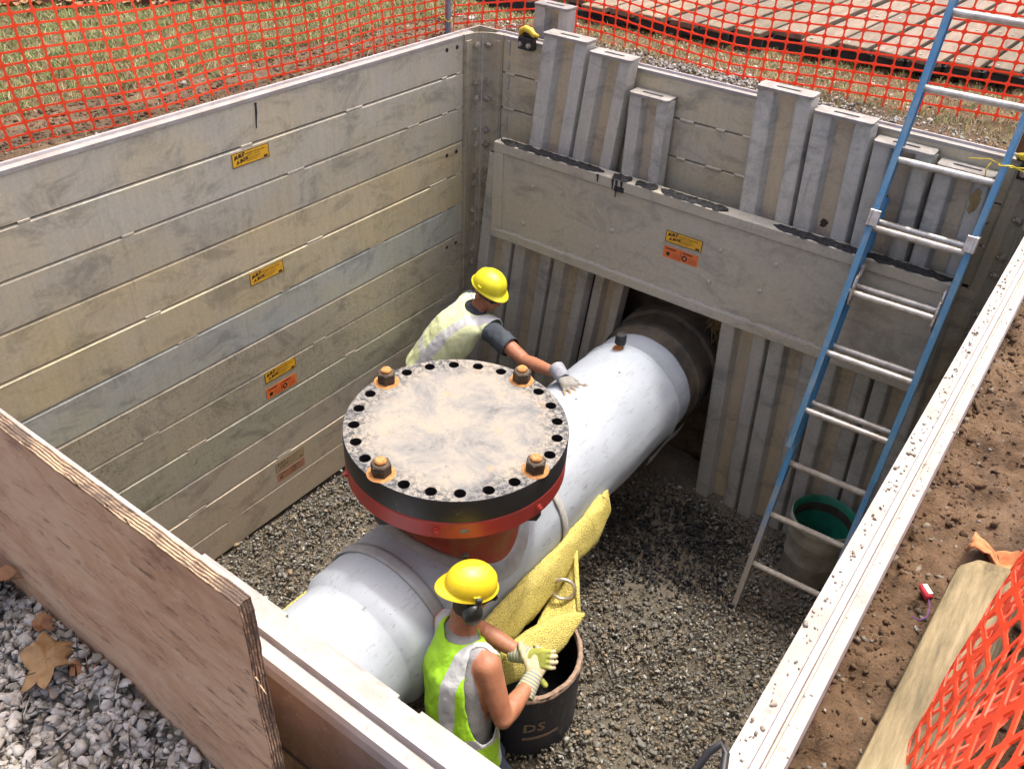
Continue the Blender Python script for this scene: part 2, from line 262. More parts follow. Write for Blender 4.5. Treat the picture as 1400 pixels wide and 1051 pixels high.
class MB:
    def __init__(s): s.v = []; s.f = []; s.mi = []
    def add(s, v, f, mi=0):
        k = len(s.v); s.v += [tuple(x) for x in v]; s.f += [tuple(i+k for i in q) for q in f]; s.mi += [mi]*len(f)
    def box(s, c, d, rot=None, mi=0, bev=0):
        x, y, z = d[0]/2, d[1]/2, d[2]/2
        v = [Vector((a*x, b*y, e*z)) for e in (-1, 1) for b in (-1, 1) for a in (-1, 1)]
        f = [(0, 2, 3, 1), (4, 5, 7, 6), (0, 1, 5, 4), (2, 6, 7, 3), (0, 4, 6, 2), (1, 3, 7, 5)]
        if bev:
            bm = bmesh.new(); vv = [bm.verts.new(q) for q in v]; [bm.faces.new([vv[i] for i in q]) for q in f]
            bmesh.ops.bevel(bm, geom=bm.edges[:], offset=bev, segments=1, affect='EDGES'); bm.verts.index_update()
            v = [q.co.copy() for q in bm.verts]; f = [tuple(w.index for w in q.verts) for q in bm.faces]; bm.free()
        if rot is not None: v = [rot @ q for q in v]
        s.add([q+Vector(c) for q in v], f, mi)
    def prism(s, prof, a, b, fn, mi=0, fmi=None):
        """closed profile of 2d points swept from a to b; fn(p,q,t) -> xyz"""
        n = len(prof); v = [fn(p, q, a) for p, q in prof]+[fn(p, q, b) for p, q in prof]
        k = len(s.v); s.v += [tuple(x) for x in v]
        for i in range(n):
            j = (i+1) % n; s.f.append((k+i, k+j, k+n+j, k+n+i)); s.mi.append(fmi[i] if fmi else mi)
        s.f.append(tuple(k+i for i in reversed(range(n)))); s.mi.append(mi); s.f.append(tuple(k+n+i for i in range(n))); s.mi.append(mi)
    def tube(s, pts, r, n=8, mi=0, closed=False, cap=True):
        pts = [Vector(p) for p in pts]; rs = r if isinstance(r, (list, tuple)) else [r]*len(pts); k = len(s.v); m = len(pts); up = None
        for i, p in enumerate(pts):
            d = (pts[(i+1) % m]-pts[i-1]) if closed else (pts[min(i+1, m-1)]-pts[max(i-1, 0)])
            d.normalize()
            if up is None: up = d.orthogonal().normalized()
            up = (up-d*up.dot(d)).normalized(); w = d.cross(up)
            for j in range(n):
                a = 2*math.pi*j/n; s.v.append(tuple(p+(up*math.cos(a)+w*math.sin(a))*rs[i]))
        for i in range(m if closed else m-1):
            i2 = (i+1) % m
            for j in range(n):
                j2 = (j+1) % n; s.f.append((k+i*n+j, k+i*n+j2, k+i2*n+j2, k+i2*n+j)); s.mi.append(mi)
        if cap and not closed:
            s.f.append(tuple(k+j for j in reversed(range(n)))); s.f.append(tuple(k+(m-1)*n+j for j in range(n))); s.mi += [mi, mi]
    def lathe(s, prof, c, axis='Z', n=48, mi=0, cap=(False, False), fmi=None):
        """prof: (radius, height) list"""
        k = len(s.v)
        for r, h in prof:
            for j in range(n):
                a = 2*math.pi*j/n; x, y = r*math.cos(a), r*math.sin(a)
                s.v.append((c[0]+x, c[1]+y, c[2]+h) if axis == 'Z' else ((c[0]+x, c[1]+h, c[2]+y) if axis == 'Y' else (c[0]+h, c[1]+x, c[2]+y)))
        for i in range(len(prof)-1):
            for j in range(n):
                j2 = (j+1) % n; s.f.append((k+i*n+j, k+i*n+j2, k+(i+1)*n+j2, k+(i+1)*n+j)); s.mi.append(fmi[i] if fmi else mi)
        if cap[0]: s.f.append(tuple(k+j for j in reversed(range(n)))); s.mi.append(mi)
        if cap[1]: s.f.append(tuple(k+(len(prof)-1)*n+j for j in range(n))); s.mi.append(mi)
    def grid(s, fn, nu, nv, mi=0, closed_u=False):
        k = len(s.v); U = nu if closed_u else nu+1
        for j in range(nv+1):
            for i in range(U): s.v.append(tuple(fn(i/nu, j/nv)))
        for j in range(nv):
            for i in range(nu):
                i2 = (i+1) % U; s.f.append((k+j*U+i, k+j*U+i2, k+(j+1)*U+i2, k+(j+1)*U+i)); s.mi.append(mi)
    def mesh(s, name, off=(0, 0, 0), smooth=False, fixn=True):
        me = bpy.data.meshes.new(name); me.from_pydata([(a-off[0], b-off[1], c-off[2]) for a, b, c in s.v], [], s.f)
        me.polygons.foreach_set('material_index', s.mi)
        if fixn:
            bm = bmesh.new(); bm.from_mesh(me); bmesh.ops.recalc_face_normals(bm, faces=bm.faces); bm.to_mesh(me); bm.free()
        if smooth: me.polygons.foreach_set('use_smooth', [True]*len(me.polygons))
        me.update(); return me
    def build(s, name, mats, parent=None, smooth=False, fixn=True, sharp=None):
        me = s.mesh(name, wloc(parent) if parent else (0, 0, 0), smooth, fixn)
        if sharp: me.set_sharp_from_angle(angle=math.radians(sharp))
        return link(name, me, mats, parent)
def hole_plate(name, outline, holes, z0, z1, mats, parent=None):
    """flat plate in xy with holes, from z0 to z1 (world coordinates)"""
    cu = bpy.data.curves.new(name, 'CURVE'); cu.dimensions = '2D'; cu.fill_mode = 'BOTH'; cu.extrude = (z1-z0)/2
    for loop in [outline]+holes:
        sp = cu.splines.new('POLY'); sp.points.add(len(loop)-1); sp.use_cyclic_u = True
        for q, (x, y) in zip(sp.points, loop): q.co = (x, y, 0, 1)
    tmp = bpy.data.objects.new('tmp', cu); COL.objects.link(tmp)
    me = bpy.data.meshes.new_from_object(tmp.evaluated_get(bpy.context.evaluated_depsgraph_get())); bpy.data.objects.remove(tmp); bpy.data.curves.remove(cu)
    off = wloc(parent) if parent else Vector((0, 0, 0)); me.transform(Matrix.Translation(Vector((0, 0, (z0+z1)/2))-off)); me.materials.clear(); me.name = name
    return link(name, me, mats, parent)
def circ(cx, cy, r, n=24): return [(cx+r*math.cos(2*math.pi*i/n), cy+r*math.sin(2*math.pi*i/n)) for i in range(n)]
FONTCACHE = {}
def text(name, body, size, M4, mat, parent, shear=0, bold=0, align='LEFT'):
    cu = bpy.data.curves.new(name, 'FONT'); cu.body = body; cu.size = size; cu.shear = shear; cu.offset = bold; cu.align_x = align; cu.resolution_u = 2
    tmp = bpy.data.objects.new('tmp', cu); COL.objects.link(tmp)
    me = bpy.data.meshes.new_from_object(tmp.evaluated_get(bpy.context.evaluated_depsgraph_get())); bpy.data.objects.remove(tmp); bpy.data.curves.remove(cu)
    me.materials.clear(); me.transform(M4); me.transform(Matrix.Translation(-wloc(parent))); return link(name, me, mat, parent)
def frame4(o, ex, ey):
    ex = Vector(ex); ey = Vector(ey); ez = ex.cross(ey); m = Matrix((ex, ey, ez)).transposed().to_4x4(); m.translation = Vector(o); return m
def col(o, c): o.color = (*c, 1); return o
def fbm(x, y, z=0, o=5): return mnoise.fractal(Vector((x, y, z)), .9, 2.0, o)
def hexnut(mb, c, r, h, axis, mi=0, ph=0.):
    ax = Vector(axis).normalized(); u = ax.orthogonal().normalized(); w = ax.cross(u); v = []
    for t in (0, h):
        for j in range(6):
            a = j*math.pi/3+ph; v.append(Vector(c)+ax*t+(u*math.cos(a)+w*math.sin(a))*r)
    mb.add(v, [tuple(range(5, -1, -1)), tuple(range(6, 12))]+[(j, (j+1) % 6, 6+(j+1) % 6, 6+j) for j in range(6)], mi)
def cyl(mb, a, b, r, n=12, mi=0): mb.tube([a, b], r, n, mi)

H = 2.44; PL = .2032; W = 3.06; LN = 3.535
# ---------------------------------------------------------------- ground, pit floor, soil faces
def ground_z(x, y):
    return 2.395+.02*fbm(x*1.5, y*1.5, 3, 4)+.008*fbm(x*9, y*9, 5, 3)
xs = sorted(set([-300, -120, -50, -20, -10, -6]+[round(-4+.08*i, 3) for i in range(48)]+[-.12]+[round(.0+.1*i, 3) for i in range(0, 32)]+[3.16]+[3.3, 3.6, 4, 5, 7, 10, 20, 50, 120, 300]))
ys = sorted(set([-300, -120, -50, -20, -10, -7, -5, -4.6]+[-3.62]+[round(-3.5+.1*i, 3) for i in range(36)]+[.16]+[round(.24+.08*i, 3) for i in range(45)]+[4.2, 5, 7, 10, 20, 50, 120, 300]))
mb = MB(); idx = {}
def near_low(x, y): return (x > 3.15 and y < .2 and x < 5.0 and y > -4.9) or (y < -3.6 and 1.0 < x < 5 and y > -5)
for i, x in enumerate(xs):
    for j, y in enumerate(ys):
        z = ground_z(x, y) if abs(x) < 8 and abs(y) < 8 else 2.39
        if near_low(x, y): z -= .22
        idx[i, j] = len(mb.v); mb.v.append((x, y, z))
for i in range(len(xs)-1):
    for j in range(len(ys)-1):
        cx, cy = (xs[i]+xs[i+1])/2, (ys[j]+ys[j+1])/2
        if -.12 < cx < 3.16 and -3.62 < cy < .16: continue
        mb.f.append((idx[i, j], idx[i+1, j], idx[i+1, j+1], idx[i, j+1])); mb.mi.append(0)
tag(mb.build('ground', 'turf_soil', None, True), kind='structure')
mb = MB(); mb.grid(lambda u, v: (-.15+3.4*u, -3.7+4.2*v, -.03+.035*fbm(u*7, v*8, 1, 4)+.05*max(0, v-.86)/.14), 90, 110)
tag(mb.build('pit_floor', 'pit_floor', None, True), kind='structure')
def soilface(name, fn): 
    mb = MB(); mb.grid(fn, 50, 50); tag(mb.build(name, 'soil_wall', None, True), kind='structure')
soilface('soil_face_back', lambda u, v: (-.2+3.6*u, .36-.24*math.exp(-((3.6*u-1.67)/.42)**4)+.035*fbm(u*9, v*7, 2), -.2+2.58*v))
soilface('soil_face_side', lambda u, v: (3.24+.03*fbm(u*9, v*7, 4), -3.9+4.4*u, -.2+2.3*v))
soilface('soil_face_left', lambda u, v: (-.16+.02*fbm(u*9, v*7, 6), -3.9+4.4*u, -.2+2.55*v))
soilface('soil_face_near', lambda u, v: (-.2+3.6*u, -3.72+.03*fbm(u*9, v*7, 8), -.2+2.3*v))

# dirt bank beside the box
def bank_z(x, y):
    z = 2.335+.05*max(0, x-3.2)+.03*fbm(x*2.2, y*2.2, 7, 3)+.020*fbm(x*11, y*11, 9, 4)
    c = mnoise.noise(Vector((x*26, y*26, 2))); c2 = mnoise.noise(Vector((x*60, y*60, 5)))
    return z+.022*max(0, c)+.010*c2+.012*max(0, mnoise.noise(Vector((x*13, y*13, 8))))
mb = MB(); mb.grid(lambda u, v: (3.138+1.9*u**1.6, -4.8+5.2*v, bank_z(3.138+1.9*u**1.6, -4.8+5.2*v)), 110, 420)
tag(mb.build('dirt_bank', 'soil', None, True), kind='structure')
# gravel bed under the near gravel
def bed_z(x, y): return 2.285+.05*fbm(x*2, y*2, 12, 3)+.05*max(0, 1.9-x)+.05*max(0, y+3.88)/.12
mb = MB(); mb.grid(lambda u, v: (.6+2.5*u, -5.2+1.5*v, bed_z(.6+2.5*u, -5.2+1.5*v)-.012), 50, 36)
tag(mb.build('gravel_bed', 'st_dark', None, True), kind='structure')

# ---------------------------------------------------------------- loose stones
def ico(sub=1):
    bm = bmesh.new(); bmesh.ops.create_icosphere(bm, subdivisions=sub, radius=1); bm.verts.index_update()
    v = np.array([p.co[:] for p in bm.verts]); f = np.array([[w.index for w in q.verts] for q in bm.faces]); bm.free(); return v, f
def hull_shape(npts, bev, seed):
    g = np.random.default_rng(seed); bm = bmesh.new()
    P = g.normal(size=(npts, 3)); P /= np.linalg.norm(P, axis=1)[:, None]; P *= g.uniform(.86, 1.08, (npts, 1))
    for p in P: bm.verts.new(p)
    res = bmesh.ops.convex_hull(bm, input=bm.verts[:]); dead = [e for e in res['geom_interior'] if isinstance(e, bmesh.types.BMVert)]
    if dead: bmesh.ops.delete(bm, geom=dead, context='VERTS')
    if bev:
        bmesh.ops.dissolve_limit(bm, angle_limit=.20, verts=bm.verts[:], edges=bm.edges[:]); bmesh.ops.bevel(bm, geom=bm.edges[:], offset=bev, segments=1, affect='EDGES')
    bmesh.ops.triangulate(bm, faces=bm.faces[:]); bm.verts.index_update(); v = np.array([p.co[:] for p in bm.verts]); f = np.array([[w.index for w in q.verts] for q in bm.faces]); bm.free(); return v, f
def stones(name, P, S, mats, probs, npts=9, flat=.62, wet=None, bev=0):
    n = len(P); shapes = [hull_shape(npts+k % 4, bev, 100+k) for k in range(14)]; pick = rng.integers(0, len(shapes), n)
    sc = S[:, None]*np.stack([rng.uniform(.85, 1.4, n), rng.uniform(.7, 1.1, n), rng.uniform(flat-.15, flat+.2, n)], 1)
    q = rng.normal(size=(n, 4))*np.array([1.4, .45, .45, 1.4]); q /= np.linalg.norm(q, axis=1)[:, None]
    a, b, c, d = q.T
    Rm = np.stack([1-2*(c*c+d*d), 2*(b*c-a*d), 2*(b*d+a*c), 2*(b*c+a*d), 1-2*(b*b+d*d), 2*(c*d-a*b), 2*(b*d-a*c), 2*(c*d+a*b), 1-2*(b*b+c*c)], 1).reshape(n, 3, 3)
    mi = rng.choice(len(probs), n, p=np.array(probs)/sum(probs))
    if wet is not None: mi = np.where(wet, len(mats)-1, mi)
    VV, FF, MM, base = [], [], [], 0
    for k, (v0, f0) in enumerate(shapes):
        I = np.where(pick == k)[0]
        if not len(I): continue
        V = np.einsum('nij,nvj->nvi', Rm[I], v0[None]*sc[I][:, None, :])+P[I][:, None, :]
        VV.append(V.reshape(-1, 3)); FF.append((f0[None]+(np.arange(len(I))*len(v0))[:, None, None]).reshape(-1, 3)+base); MM.append(np.repeat(mi[I], len(f0))); base += len(I)*len(v0)
    V, F, MI = np.concatenate(VV), np.concatenate(FF), np.concatenate(MM)
    me = bpy.data.meshes.new(name); me.vertices.add(len(V)); me.vertices.foreach_set('co', V.astype(np.float32).ravel())
    me.loops.add(len(F)*3); me.loops.foreach_set('vertex_index', F.astype(np.int32).ravel()); me.polygons.add(len(F)); me.polygons.foreach_set('loop_start', np.arange(0, len(F)*3, 3, dtype=np.int32))
    me.polygons.foreach_set('material_index', MI.astype(np.int32)); me.update(calc_edges=True); me.validate()
    return link(name, me, mats)
n = 46000
X = rng.uniform(.02, 3.05, n); Y = rng.uniform(-3.4, .10, n)
keep = ~((X < .9) & (Y > -.35) & (rng.random(n) < .3)); X, Y = X[keep], Y[keep]; n = len(X)
S = np.clip(rng.lognormal(-4.68, .36, n), .005, .024); Z = rng.uniform(-.022, .018, n)+.02*np.array([fbm(x*2, y*2, 1, 2) for x, y in zip(X, Y)])
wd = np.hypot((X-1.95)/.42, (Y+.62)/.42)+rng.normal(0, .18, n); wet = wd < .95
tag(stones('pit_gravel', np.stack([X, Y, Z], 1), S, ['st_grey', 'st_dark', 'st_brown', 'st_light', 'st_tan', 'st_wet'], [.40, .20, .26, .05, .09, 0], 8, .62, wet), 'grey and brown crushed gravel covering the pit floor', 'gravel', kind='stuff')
n = 11000
X = rng.uniform(1.25, 2.65, n); Y = rng.uniform(-4.36, -3.764, n); S = np.clip(rng.lognormal(-4.62, .36, n), .004, .022)
Z = np.array([bed_z(x, y) for x, y in zip(X, Y)])+rng.uniform(-.012, .016, n)
tag(stones('pale_gravel', np.stack([X, Y, Z], 1), S, ['lg_a', 'lg_b', 'lg_c', 'lg_d', 'lg_e'], [.33, .27, .14, .14, .12], 12, .72, None, .16), 'pale grey crushed stone heaped against the plywood sheet', 'gravel', kind='stuff')
n = 11000
X = 3.14+1.2*rng.random(n)**1.5; Y = rng.uniform(-4.3, .1, n); S = np.clip(rng.lognormal(-5.5, .55, n), .002, .02); Z = np.array([bank_z(x, y) for x, y in zip(X, Y)])
tag(stones('bank_pebbles', np.stack([X, Y, Z], 1), S, ['soil', 'st_grey', 'st_brown', 'st_light'], [.87, .045, .075, .01], 9, .8), 'small stones and clods scattered on the brown dirt bank', 'pebbles', kind='stuff')
n = 5000
X = rng.uniform(-.62, -.13, n); Y = rng.uniform(-3.4, .2, n); S = np.clip(rng.lognormal(-5.2, .55, n), .002, .022); Z = np.array([ground_z(x, y) for x, y in zip(X, Y)])
tag(stones('verge_clods', np.stack([X, Y, Z], 1), S, ['soil', 'turf_soil', 'st_brown', 'st_light'], [.5, .4, .08, .02], 9, .75), 'dug brown clods between the long wall and the grass', 'clods', kind='stuff')
n = 2600
X = np.where(rng.random(n) < .55, rng.normal(1.35, .5, n), rng.uniform(-.6, 3.0, n)); Y = np.where(rng.random(n) < .75, rng.normal(.30, .07, n), rng.uniform(.2, .9, n)); k = (Y > .18); X, Y = X[k], Y[k]; n = len(X)
S = np.clip(rng.lognormal(-5.0, .4, n), .003, .016); Z = np.array([ground_z(x, y) for x, y in zip(X, Y)])+.006
tag(stones('turf_stones', np.stack([X, Y, Z], 1), S, ['lg_a', 'lg_b', 'lg_c', 'st_grey'], [.3, .3, .2, .2], 8, .7), 'spilled pale stones in the grass along the back panel', 'pebbles', kind='stuff')

# ---------------------------------------------------------------- grass
def grass(name, X, Y, mats, probs, hgt, label):
    n = len(X); Z = np.array([ground_z(x, y) for x, y in zip(X, Y)])-.004
    a = rng.uniform(0, 2*np.pi, n); h = hgt*rng.uniform(.5, 1.3, n); lean = rng.uniform(.3, 1.5, n)*h; b = rng.uniform(0, 2*np.pi, n); w = rng.uniform(.0009, .0021, n)
    dx, dy = np.cos(a)*w, np.sin(a)*w; lx, ly = np.cos(b)*lean, np.sin(b)*lean
    V = np.stack([np.stack([X-dx, Y-dy, Z], 1), np.stack([X+dx, Y+dy, Z], 1), np.stack([X+lx*.4+dx*.8, Y+ly*.4+dy*.8, Z+h*.65], 1), np.stack([X+lx*.4-dx*.8, Y+ly*.4-dy*.8, Z+h*.65], 1), np.stack([X+lx, Y+ly, Z+h*.9], 1)], 1)
    F4 = np.array([0, 1, 2, 3]); F3 = np.array([3, 2, 4]); base = (np.arange(n)*5)[:, None]
    loops = np.concatenate([F4+base, F3+base], 1).ravel(); ls = (np.arange(n)[:, None]*7+np.array([0, 4])).ravel()
    me = bpy.data.meshes.new(name); me.vertices.add(n*5); me.vertices.foreach_set('co', V.astype(np.float32).ravel()); me.loops.add(len(loops)); me.loops.foreach_set('vertex_index', loops.astype(np.int32))
    me.polygons.add(2*n); me.polygons.foreach_set('loop_start', ls.astype(np.int32)); me.polygons.foreach_set('material_index', np.repeat(rng.choice(len(mats), n, p=probs), 2).astype(np.int32)); me.update(calc_edges=True); me.validate()
    tag(link(name, me, mats), label, 'grass', kind='stuff')
def patch(n, x0, x1, y0, y1, dens): 
    X = rng.uniform(x0, x1, n); Y = rng.uniform(y0, y1, n); d = np.array([dens(x, y) for x, y in zip(X, Y)]); k = rng.random(n) < d; return X[k], Y[k]
def d1(x, y):
    e = -.50-.12*fbm(x*3, y*3, 21, 3)-.10*max(0, -1.4-y)
    return (.05 if x > e else 1)*(.55+.5*min(1, max(0, .5+fbm(x*2.5, y*2.5, 4, 3))))
X, Y = patch(120000, -2.7, -.15, -3.2, 1.6, d1)
grass('verge_grass', X, Y, ['gr_green', 'gr_olive', 'gr_straw', 'gr_pale'], [.40, .32, .19, .09], .036, 'patchy green and straw grass behind the netting at the long panel wall')
def d2(x, y): return (.25 if y < .34+.1*fbm(x*3, y*3, 2) else 1)*(.5+.5*min(1, max(0, .5+fbm(x*3, y*3, 8, 3))))
X, Y = patch(46000, -.6, 3.6, .2, 1.9, d2)
grass('dry_grass', X, Y, ['gr_green', 'gr_olive', 'gr_straw', 'gr_pale'], [.16, .28, .36, .20], .032, 'dry straw coloured grass between the back panel and the timber mat')

# ---------------------------------------------------------------- aluminium panels
TINT = [(1, 1, 1), (.98, .99, 1), (.93, .93, .92), (1.06, 1, .85), (1.02, .97, .82), (.85, .95, 1.06), (1, 1, 1), (1, 1, .97), (.95, 1, 1), (1, 1, 1.02), (1.04, 1, .95), (1.06, 1.02, .98)]
def plank_prof(h, t, gap=.003, ch=.010):
    g = gap
    return [(0, g), (t, g), (t, h-g), (.0025, h-g), (0, h-g-.0025), (0, g+ch)][:0] or [(.004, g), (t, g), (t, h-g), (ch, h-g), (0, h-g-ch*.75), (0, g+.003)]
def sticker(parent, o, ex, ey, w, h, kind, faded=False):
    """o = lower left corner"""
    ez = Vector(ex).cross(Vector(ey)); F = frame4(o, ex, ey); mt = ('stick_faded' if faded else 'stick_yellow') if kind == 'y' else ('stick_orange_faded' if faded else 'stick_orange'); ink = 'ink_faded' if faded else 'ink'
    mb = MB(); mb.add([F @ Vector(p) for p in [(0, 0, .001), (w, 0, .001), (w, h, .001), (0, h, .001), (0, 0, 0), (w, 0, 0), (w, h, 0), (0, h, 0)]], [(0, 1, 2, 3), (4, 5, 1, 0), (5, 6, 2, 1), (6, 7, 3, 2), (7, 4, 0, 3)])
    s = mb.build('sticker', mt, parent)
    def T(body, x, y, size, sh=0, bold=0, al='LEFT', rot=0):
        text('lettering', body, size, F @ Matrix.Translation((x, y, .0022)) @ Matrix.Rotation(rot, 4, 'Z'), ink, s, sh, bold, al)
    if kind == 'y':
        T('BUILD', .012, .036, .022, .35, .0011, rot=.16); T('A BOX', .022, .012, .022, .35, .0011, rot=.16)
        T('EFFICIENCY PRODUCTION', .078, .046, .0092, 0, .0002); T('TRENCH SHIELDING', .088, .036, .0078)
        mb = MB()
        for k in range(3): mb.box(F @ Vector((.128, .028-.007*k, .0018)), (.0001, .0001, .0001)); mb.add([F @ Vector(p) for p in [(.08, .0275-.007*k, .0019), (.165-.012*k, .0275-.007*k, .0019), (.165-.012*k, .0292-.007*k, .0019), (.08, .0292-.007*k, .0019)]], [(0, 1, 2, 3)])
        for a in [((0, 0), (w, .003)), ((0, h-.003), (w, h)), ((0, .003), (.003, h-.003)), ((w-.003, .003), (w, h-.003)), ((w-.034, .006), (w-.012, .016))]:
            mb.add([F @ Vector((x, y, .0021)) for x, y in [(a[0][0], a[0][1]), (a[1][0], a[0][1]), (a[1][0], a[1][1]), (a[0][0], a[1][1])]], [(0, 1, 2, 3)])
        mb.build('sticker_border', ink, s)
    else:
        T('WARNING', .014, h-.016, .0125, 0, .0006); T('WARNING', .112, h-.016, .0125, 0, .0006)
        mb = MB(); 
        def ring(cx, cy, r0, r1):
            v = [F @ Vector((cx+r*math.cos(a*math.pi/8), cy+r*math.sin(a*math.pi/8), .0021)) for r in (r0, r1) for a in range(16)]
            mb.add(v, [(a, (a+1) % 16, 16+(a+1) % 16, 16+a) for a in range(16)])
        ring(.03, .024, .0, .012); ring(.128, .026, .009, .017)
        for a in [((.102, .006), (.1045, h-.006))]+[((x0, y), (x0+.045, y+.0012)) for x0 in (.05, .152) for y in (.01, .018, .026, .034)]:
            mb.add([F @ Vector((x, y, .0021)) for x, y in [(a[0][0], a[0][1]), (a[1][0], a[0][1]), (a[1][0], a[1][1]), (a[0][0], a[1][1])]], [(0, 1, 2, 3)])
        mb.build('sticker_border', ink, s)
RAIL = [(-.003, 0), (.034, 0), (.037, .011), (.049, .011), (.051, -.006), (.056, -.006), (.058, 0), (.078, 0), (.078, -.016), (-.003, -.016)]
RAILM = [0, 1, 1, 1, 0, 0, 0, 0, 0, 0]
def dash_welds(mb, fn, a, b, z, rr):
    """short weld beads bridging a joint"""
    t = a
    while t < b:
        d = rr.uniform(.10, .22); mb.box(fn(t, z), (.016, d*.35, .016) if fn(0, 0)[0] == fn(1, 0)[0] else (d*.35, .016, .016)); t += rr.uniform(.5, .9)
names = ['topmost', 'second', 'third', 'lowest']
extra = ['bright top rail by the grass verge', 'blue grey bottom plank', 'mud speckled planks and orange sticker', 'pale muddy planks meeting the gravel']
rr = random.Random(3)
for k in range(4):
    z1 = H-3*PL*k; z0 = z1-3*PL
    t = thing('trench_panel', (0, -1.8, z0), f'{names[k]} long wall panel with {extra[k]}', 'panel', 'stacked panels of the long wall')
    for j in range(3):
        i = k*3+j; za = z1-(j+1)*PL; mb = MB()
        off = rr.uniform(-.0015, .0015)
        mb.prism(plank_prof(PL, .075), -3.62, -.075, lambda p, q, s, za=za, off=off: (-p+off, s, za+q))
        o = mb.build('plank', 'alu_panel' if i < 6 else ('alu_speck' if i < 9 else 'alu_low'), t); col(o, TINT[i])
    mb = MB(); mb.box((-.0775, -1.85, (z0+z1)/2), (.005, 3.5, 3*PL-.004)); mb.build('back_plate', 'dark_gap', t)
    mb = MB()
    for j in (1, 2):
        y = -3.5+rr.uniform(0, .2)
        while y < -.25:
            d = rr.uniform(.05, .12); mb.box((-.0035, y, z1-j*PL), (.009, d, .014), bev=.003); y += rr.uniform(.55, 1.15)
        for y in (-.33, -.2, -.11): mb.box((-.003, y, z1-j*PL), (.008, .05, .012), bev=.003)
    mb.build('weld_bead', 'alu_panel' if k < 2 else 'alu_low', t)
    # holes / rivets by the corner
    for y in (-.31, -.22): mb = MB(); cyl(mb, (.0005, y, z1-.055), (-.004, y, z1-.055), .012, 12); mb.build('bolt_hole', 'ink', t)
    if k == 0:
        mb = MB(); mb.prism(RAIL, -3.62, -.07, lambda p, q, s: (-p, s, H+q+.002), fmi=RAILM); mb.build('top_rail', ['rail_top', 'rail_ridge'], t)
        mb = MB(); mb.tube([(.0015, -1.66, 2.405), (.002, -1.663, 2.37), (.0015, -1.668, 2.335), (.001, -1.672, 2.30)], [.004, .005, .003, .0025], 6); mb.box((.001, -1.66, 2.408), (.004, .014, .012), bev=.002); mb.build('tar_drip', 'tar', t)
    zst = [2.152, 1.540, .940, .31][k]
    if k < 3:
        sticker(t, (.0008, -1.832, zst), (0, 1, 0), (0, 0, 1), .214, .066, 'y', k == 2 and False)
    else: sticker(t, (.0008, -1.85, zst), (0, 1, 0), (0, 0, 1), .21, .066, 'y', True)
    if k == 2: sticker(t, (.0008, -1.836, .836), (0, 1, 0), (0, 0, 1), .212, .066, 'o')
    if k == 3: sticker(t, (.0008, -1.85, .235), (0, 1, 0), (0, 0, 1), .21, .06, 'o', True)

# back wall: one panel at the top
t = thing('trench_panel', (1.5, .04, H-3*PL), 'short aluminium end panel behind the sheet piles, along the grass', 'panel')
for j in range(3):
    mb = MB(); za = H-(j+1)*PL; mb.prism(plank_prof(PL, .075), .16, 2.98, lambda p, q, s, za=za: (s, p, za+q)); col(mb.build('plank', 'alu_panel', t), [(1.0, .98, .93), (.96, .94, .9), (.95, .93, .86)][j])
mb = MB(); mb.box((1.55, .078, H-1.5*PL), (2.8, .004, 3*PL-.004)); mb.build('back_plate', 'dark_gap', t)
mb = MB(); mb.prism(RAIL, .10, 3.05, lambda p, q, s: (s, p, H+q+.002), fmi=RAILM); mb.build('top_rail', ['rail_top', 'rail_ridge'], t)
mb = MB()
for j in (1, 2):
    for x in (.22, .42, 1.36, 1.55, 1.70, 2.93): mb.box((x, -.0035, H-j*PL), (rr.uniform(.05, .1), .009, .014), bev=.003)
mb.build('weld_bead', 'alu_panel', t)
mb = MB()
for x in (.205, 2.93):
    z = H-.06
    while z > H-3*PL+.03: mb.box((x, -.004, z), (.014, .01, rr.uniform(.02, .09)), bev=.003); z -= rr.uniform(.07, .14)
mb.build('seam_weld', 'weld', t)
# right (near side of photo) wall
t = thing('trench_panel', (W+.04, -1.8, H-3*PL), 'aluminium side panel with muddy top rail along the dirt bank', 'panel')
for j in range(3):
    mb = MB(); za = H-(j+1)*PL; mb.prism(plank_prof(PL, .07), -3.60, -.10, lambda p, q, s, za=za: (W+p, s, za+q)); mb.build('plank', 'alu_panel', t)
RR = [(-.003, 0), (.033, 0), (.036, .012), (.048, .012), (.0505, -.007), (.054, -.007), (.056, .002), (.080, .002), (.084, -.012), (.084, -.04), (-.003, -.04)]
RRM = [0, 1, 1, 1, 1, 0, 0, 1, 1, 0, 0]
mb = MB(); mb.prism(RR, -3.54, -.09, lambda p, q, s: (W+p, s, H+q+.002), fmi=RRM); mb.build('top_rail', ['rail_top', 'rail_ridge'], t)
n = 420; X = W+np.where(rng.random(n) < .75, rng.normal(.016, .007, n), rng.normal(.067, .006, n)); X = np.clip(X, W+.003, W+.079); Y = rng.uniform(-3.4, -.15, n); S = np.clip(rng.lognormal(-6.0, .5, n), .0012, .008)
tag(stones('rail_crumbs', np.stack([X, Y, np.full(n, H+.004)], 1), S, ['st_brown', 'lg_d', 'lg_e'], [.4, .3, .3], 8, .6), 'crumbs of dried mud lying along the bright side rail', 'mud', kind='stuff')
for k in range(1, 4):
    z1 = H-3*PL*k; t2 = thing('trench_panel', (W+.04, -1.8, z1-3*PL), f'{names[k]} aluminium panel under the muddy side rail, mostly hidden from view', 'panel', 'hidden panels of the side wall')
    for j in range(3):
        mb = MB(); za = z1-(j+1)*PL; mb.prism(plank_prof(PL, .07), -3.60, -.10, lambda p, q, s, za=za: (W+p, s, za+q)); col(mb.build('plank', 'alu_low', t2), (1, 1, 1))
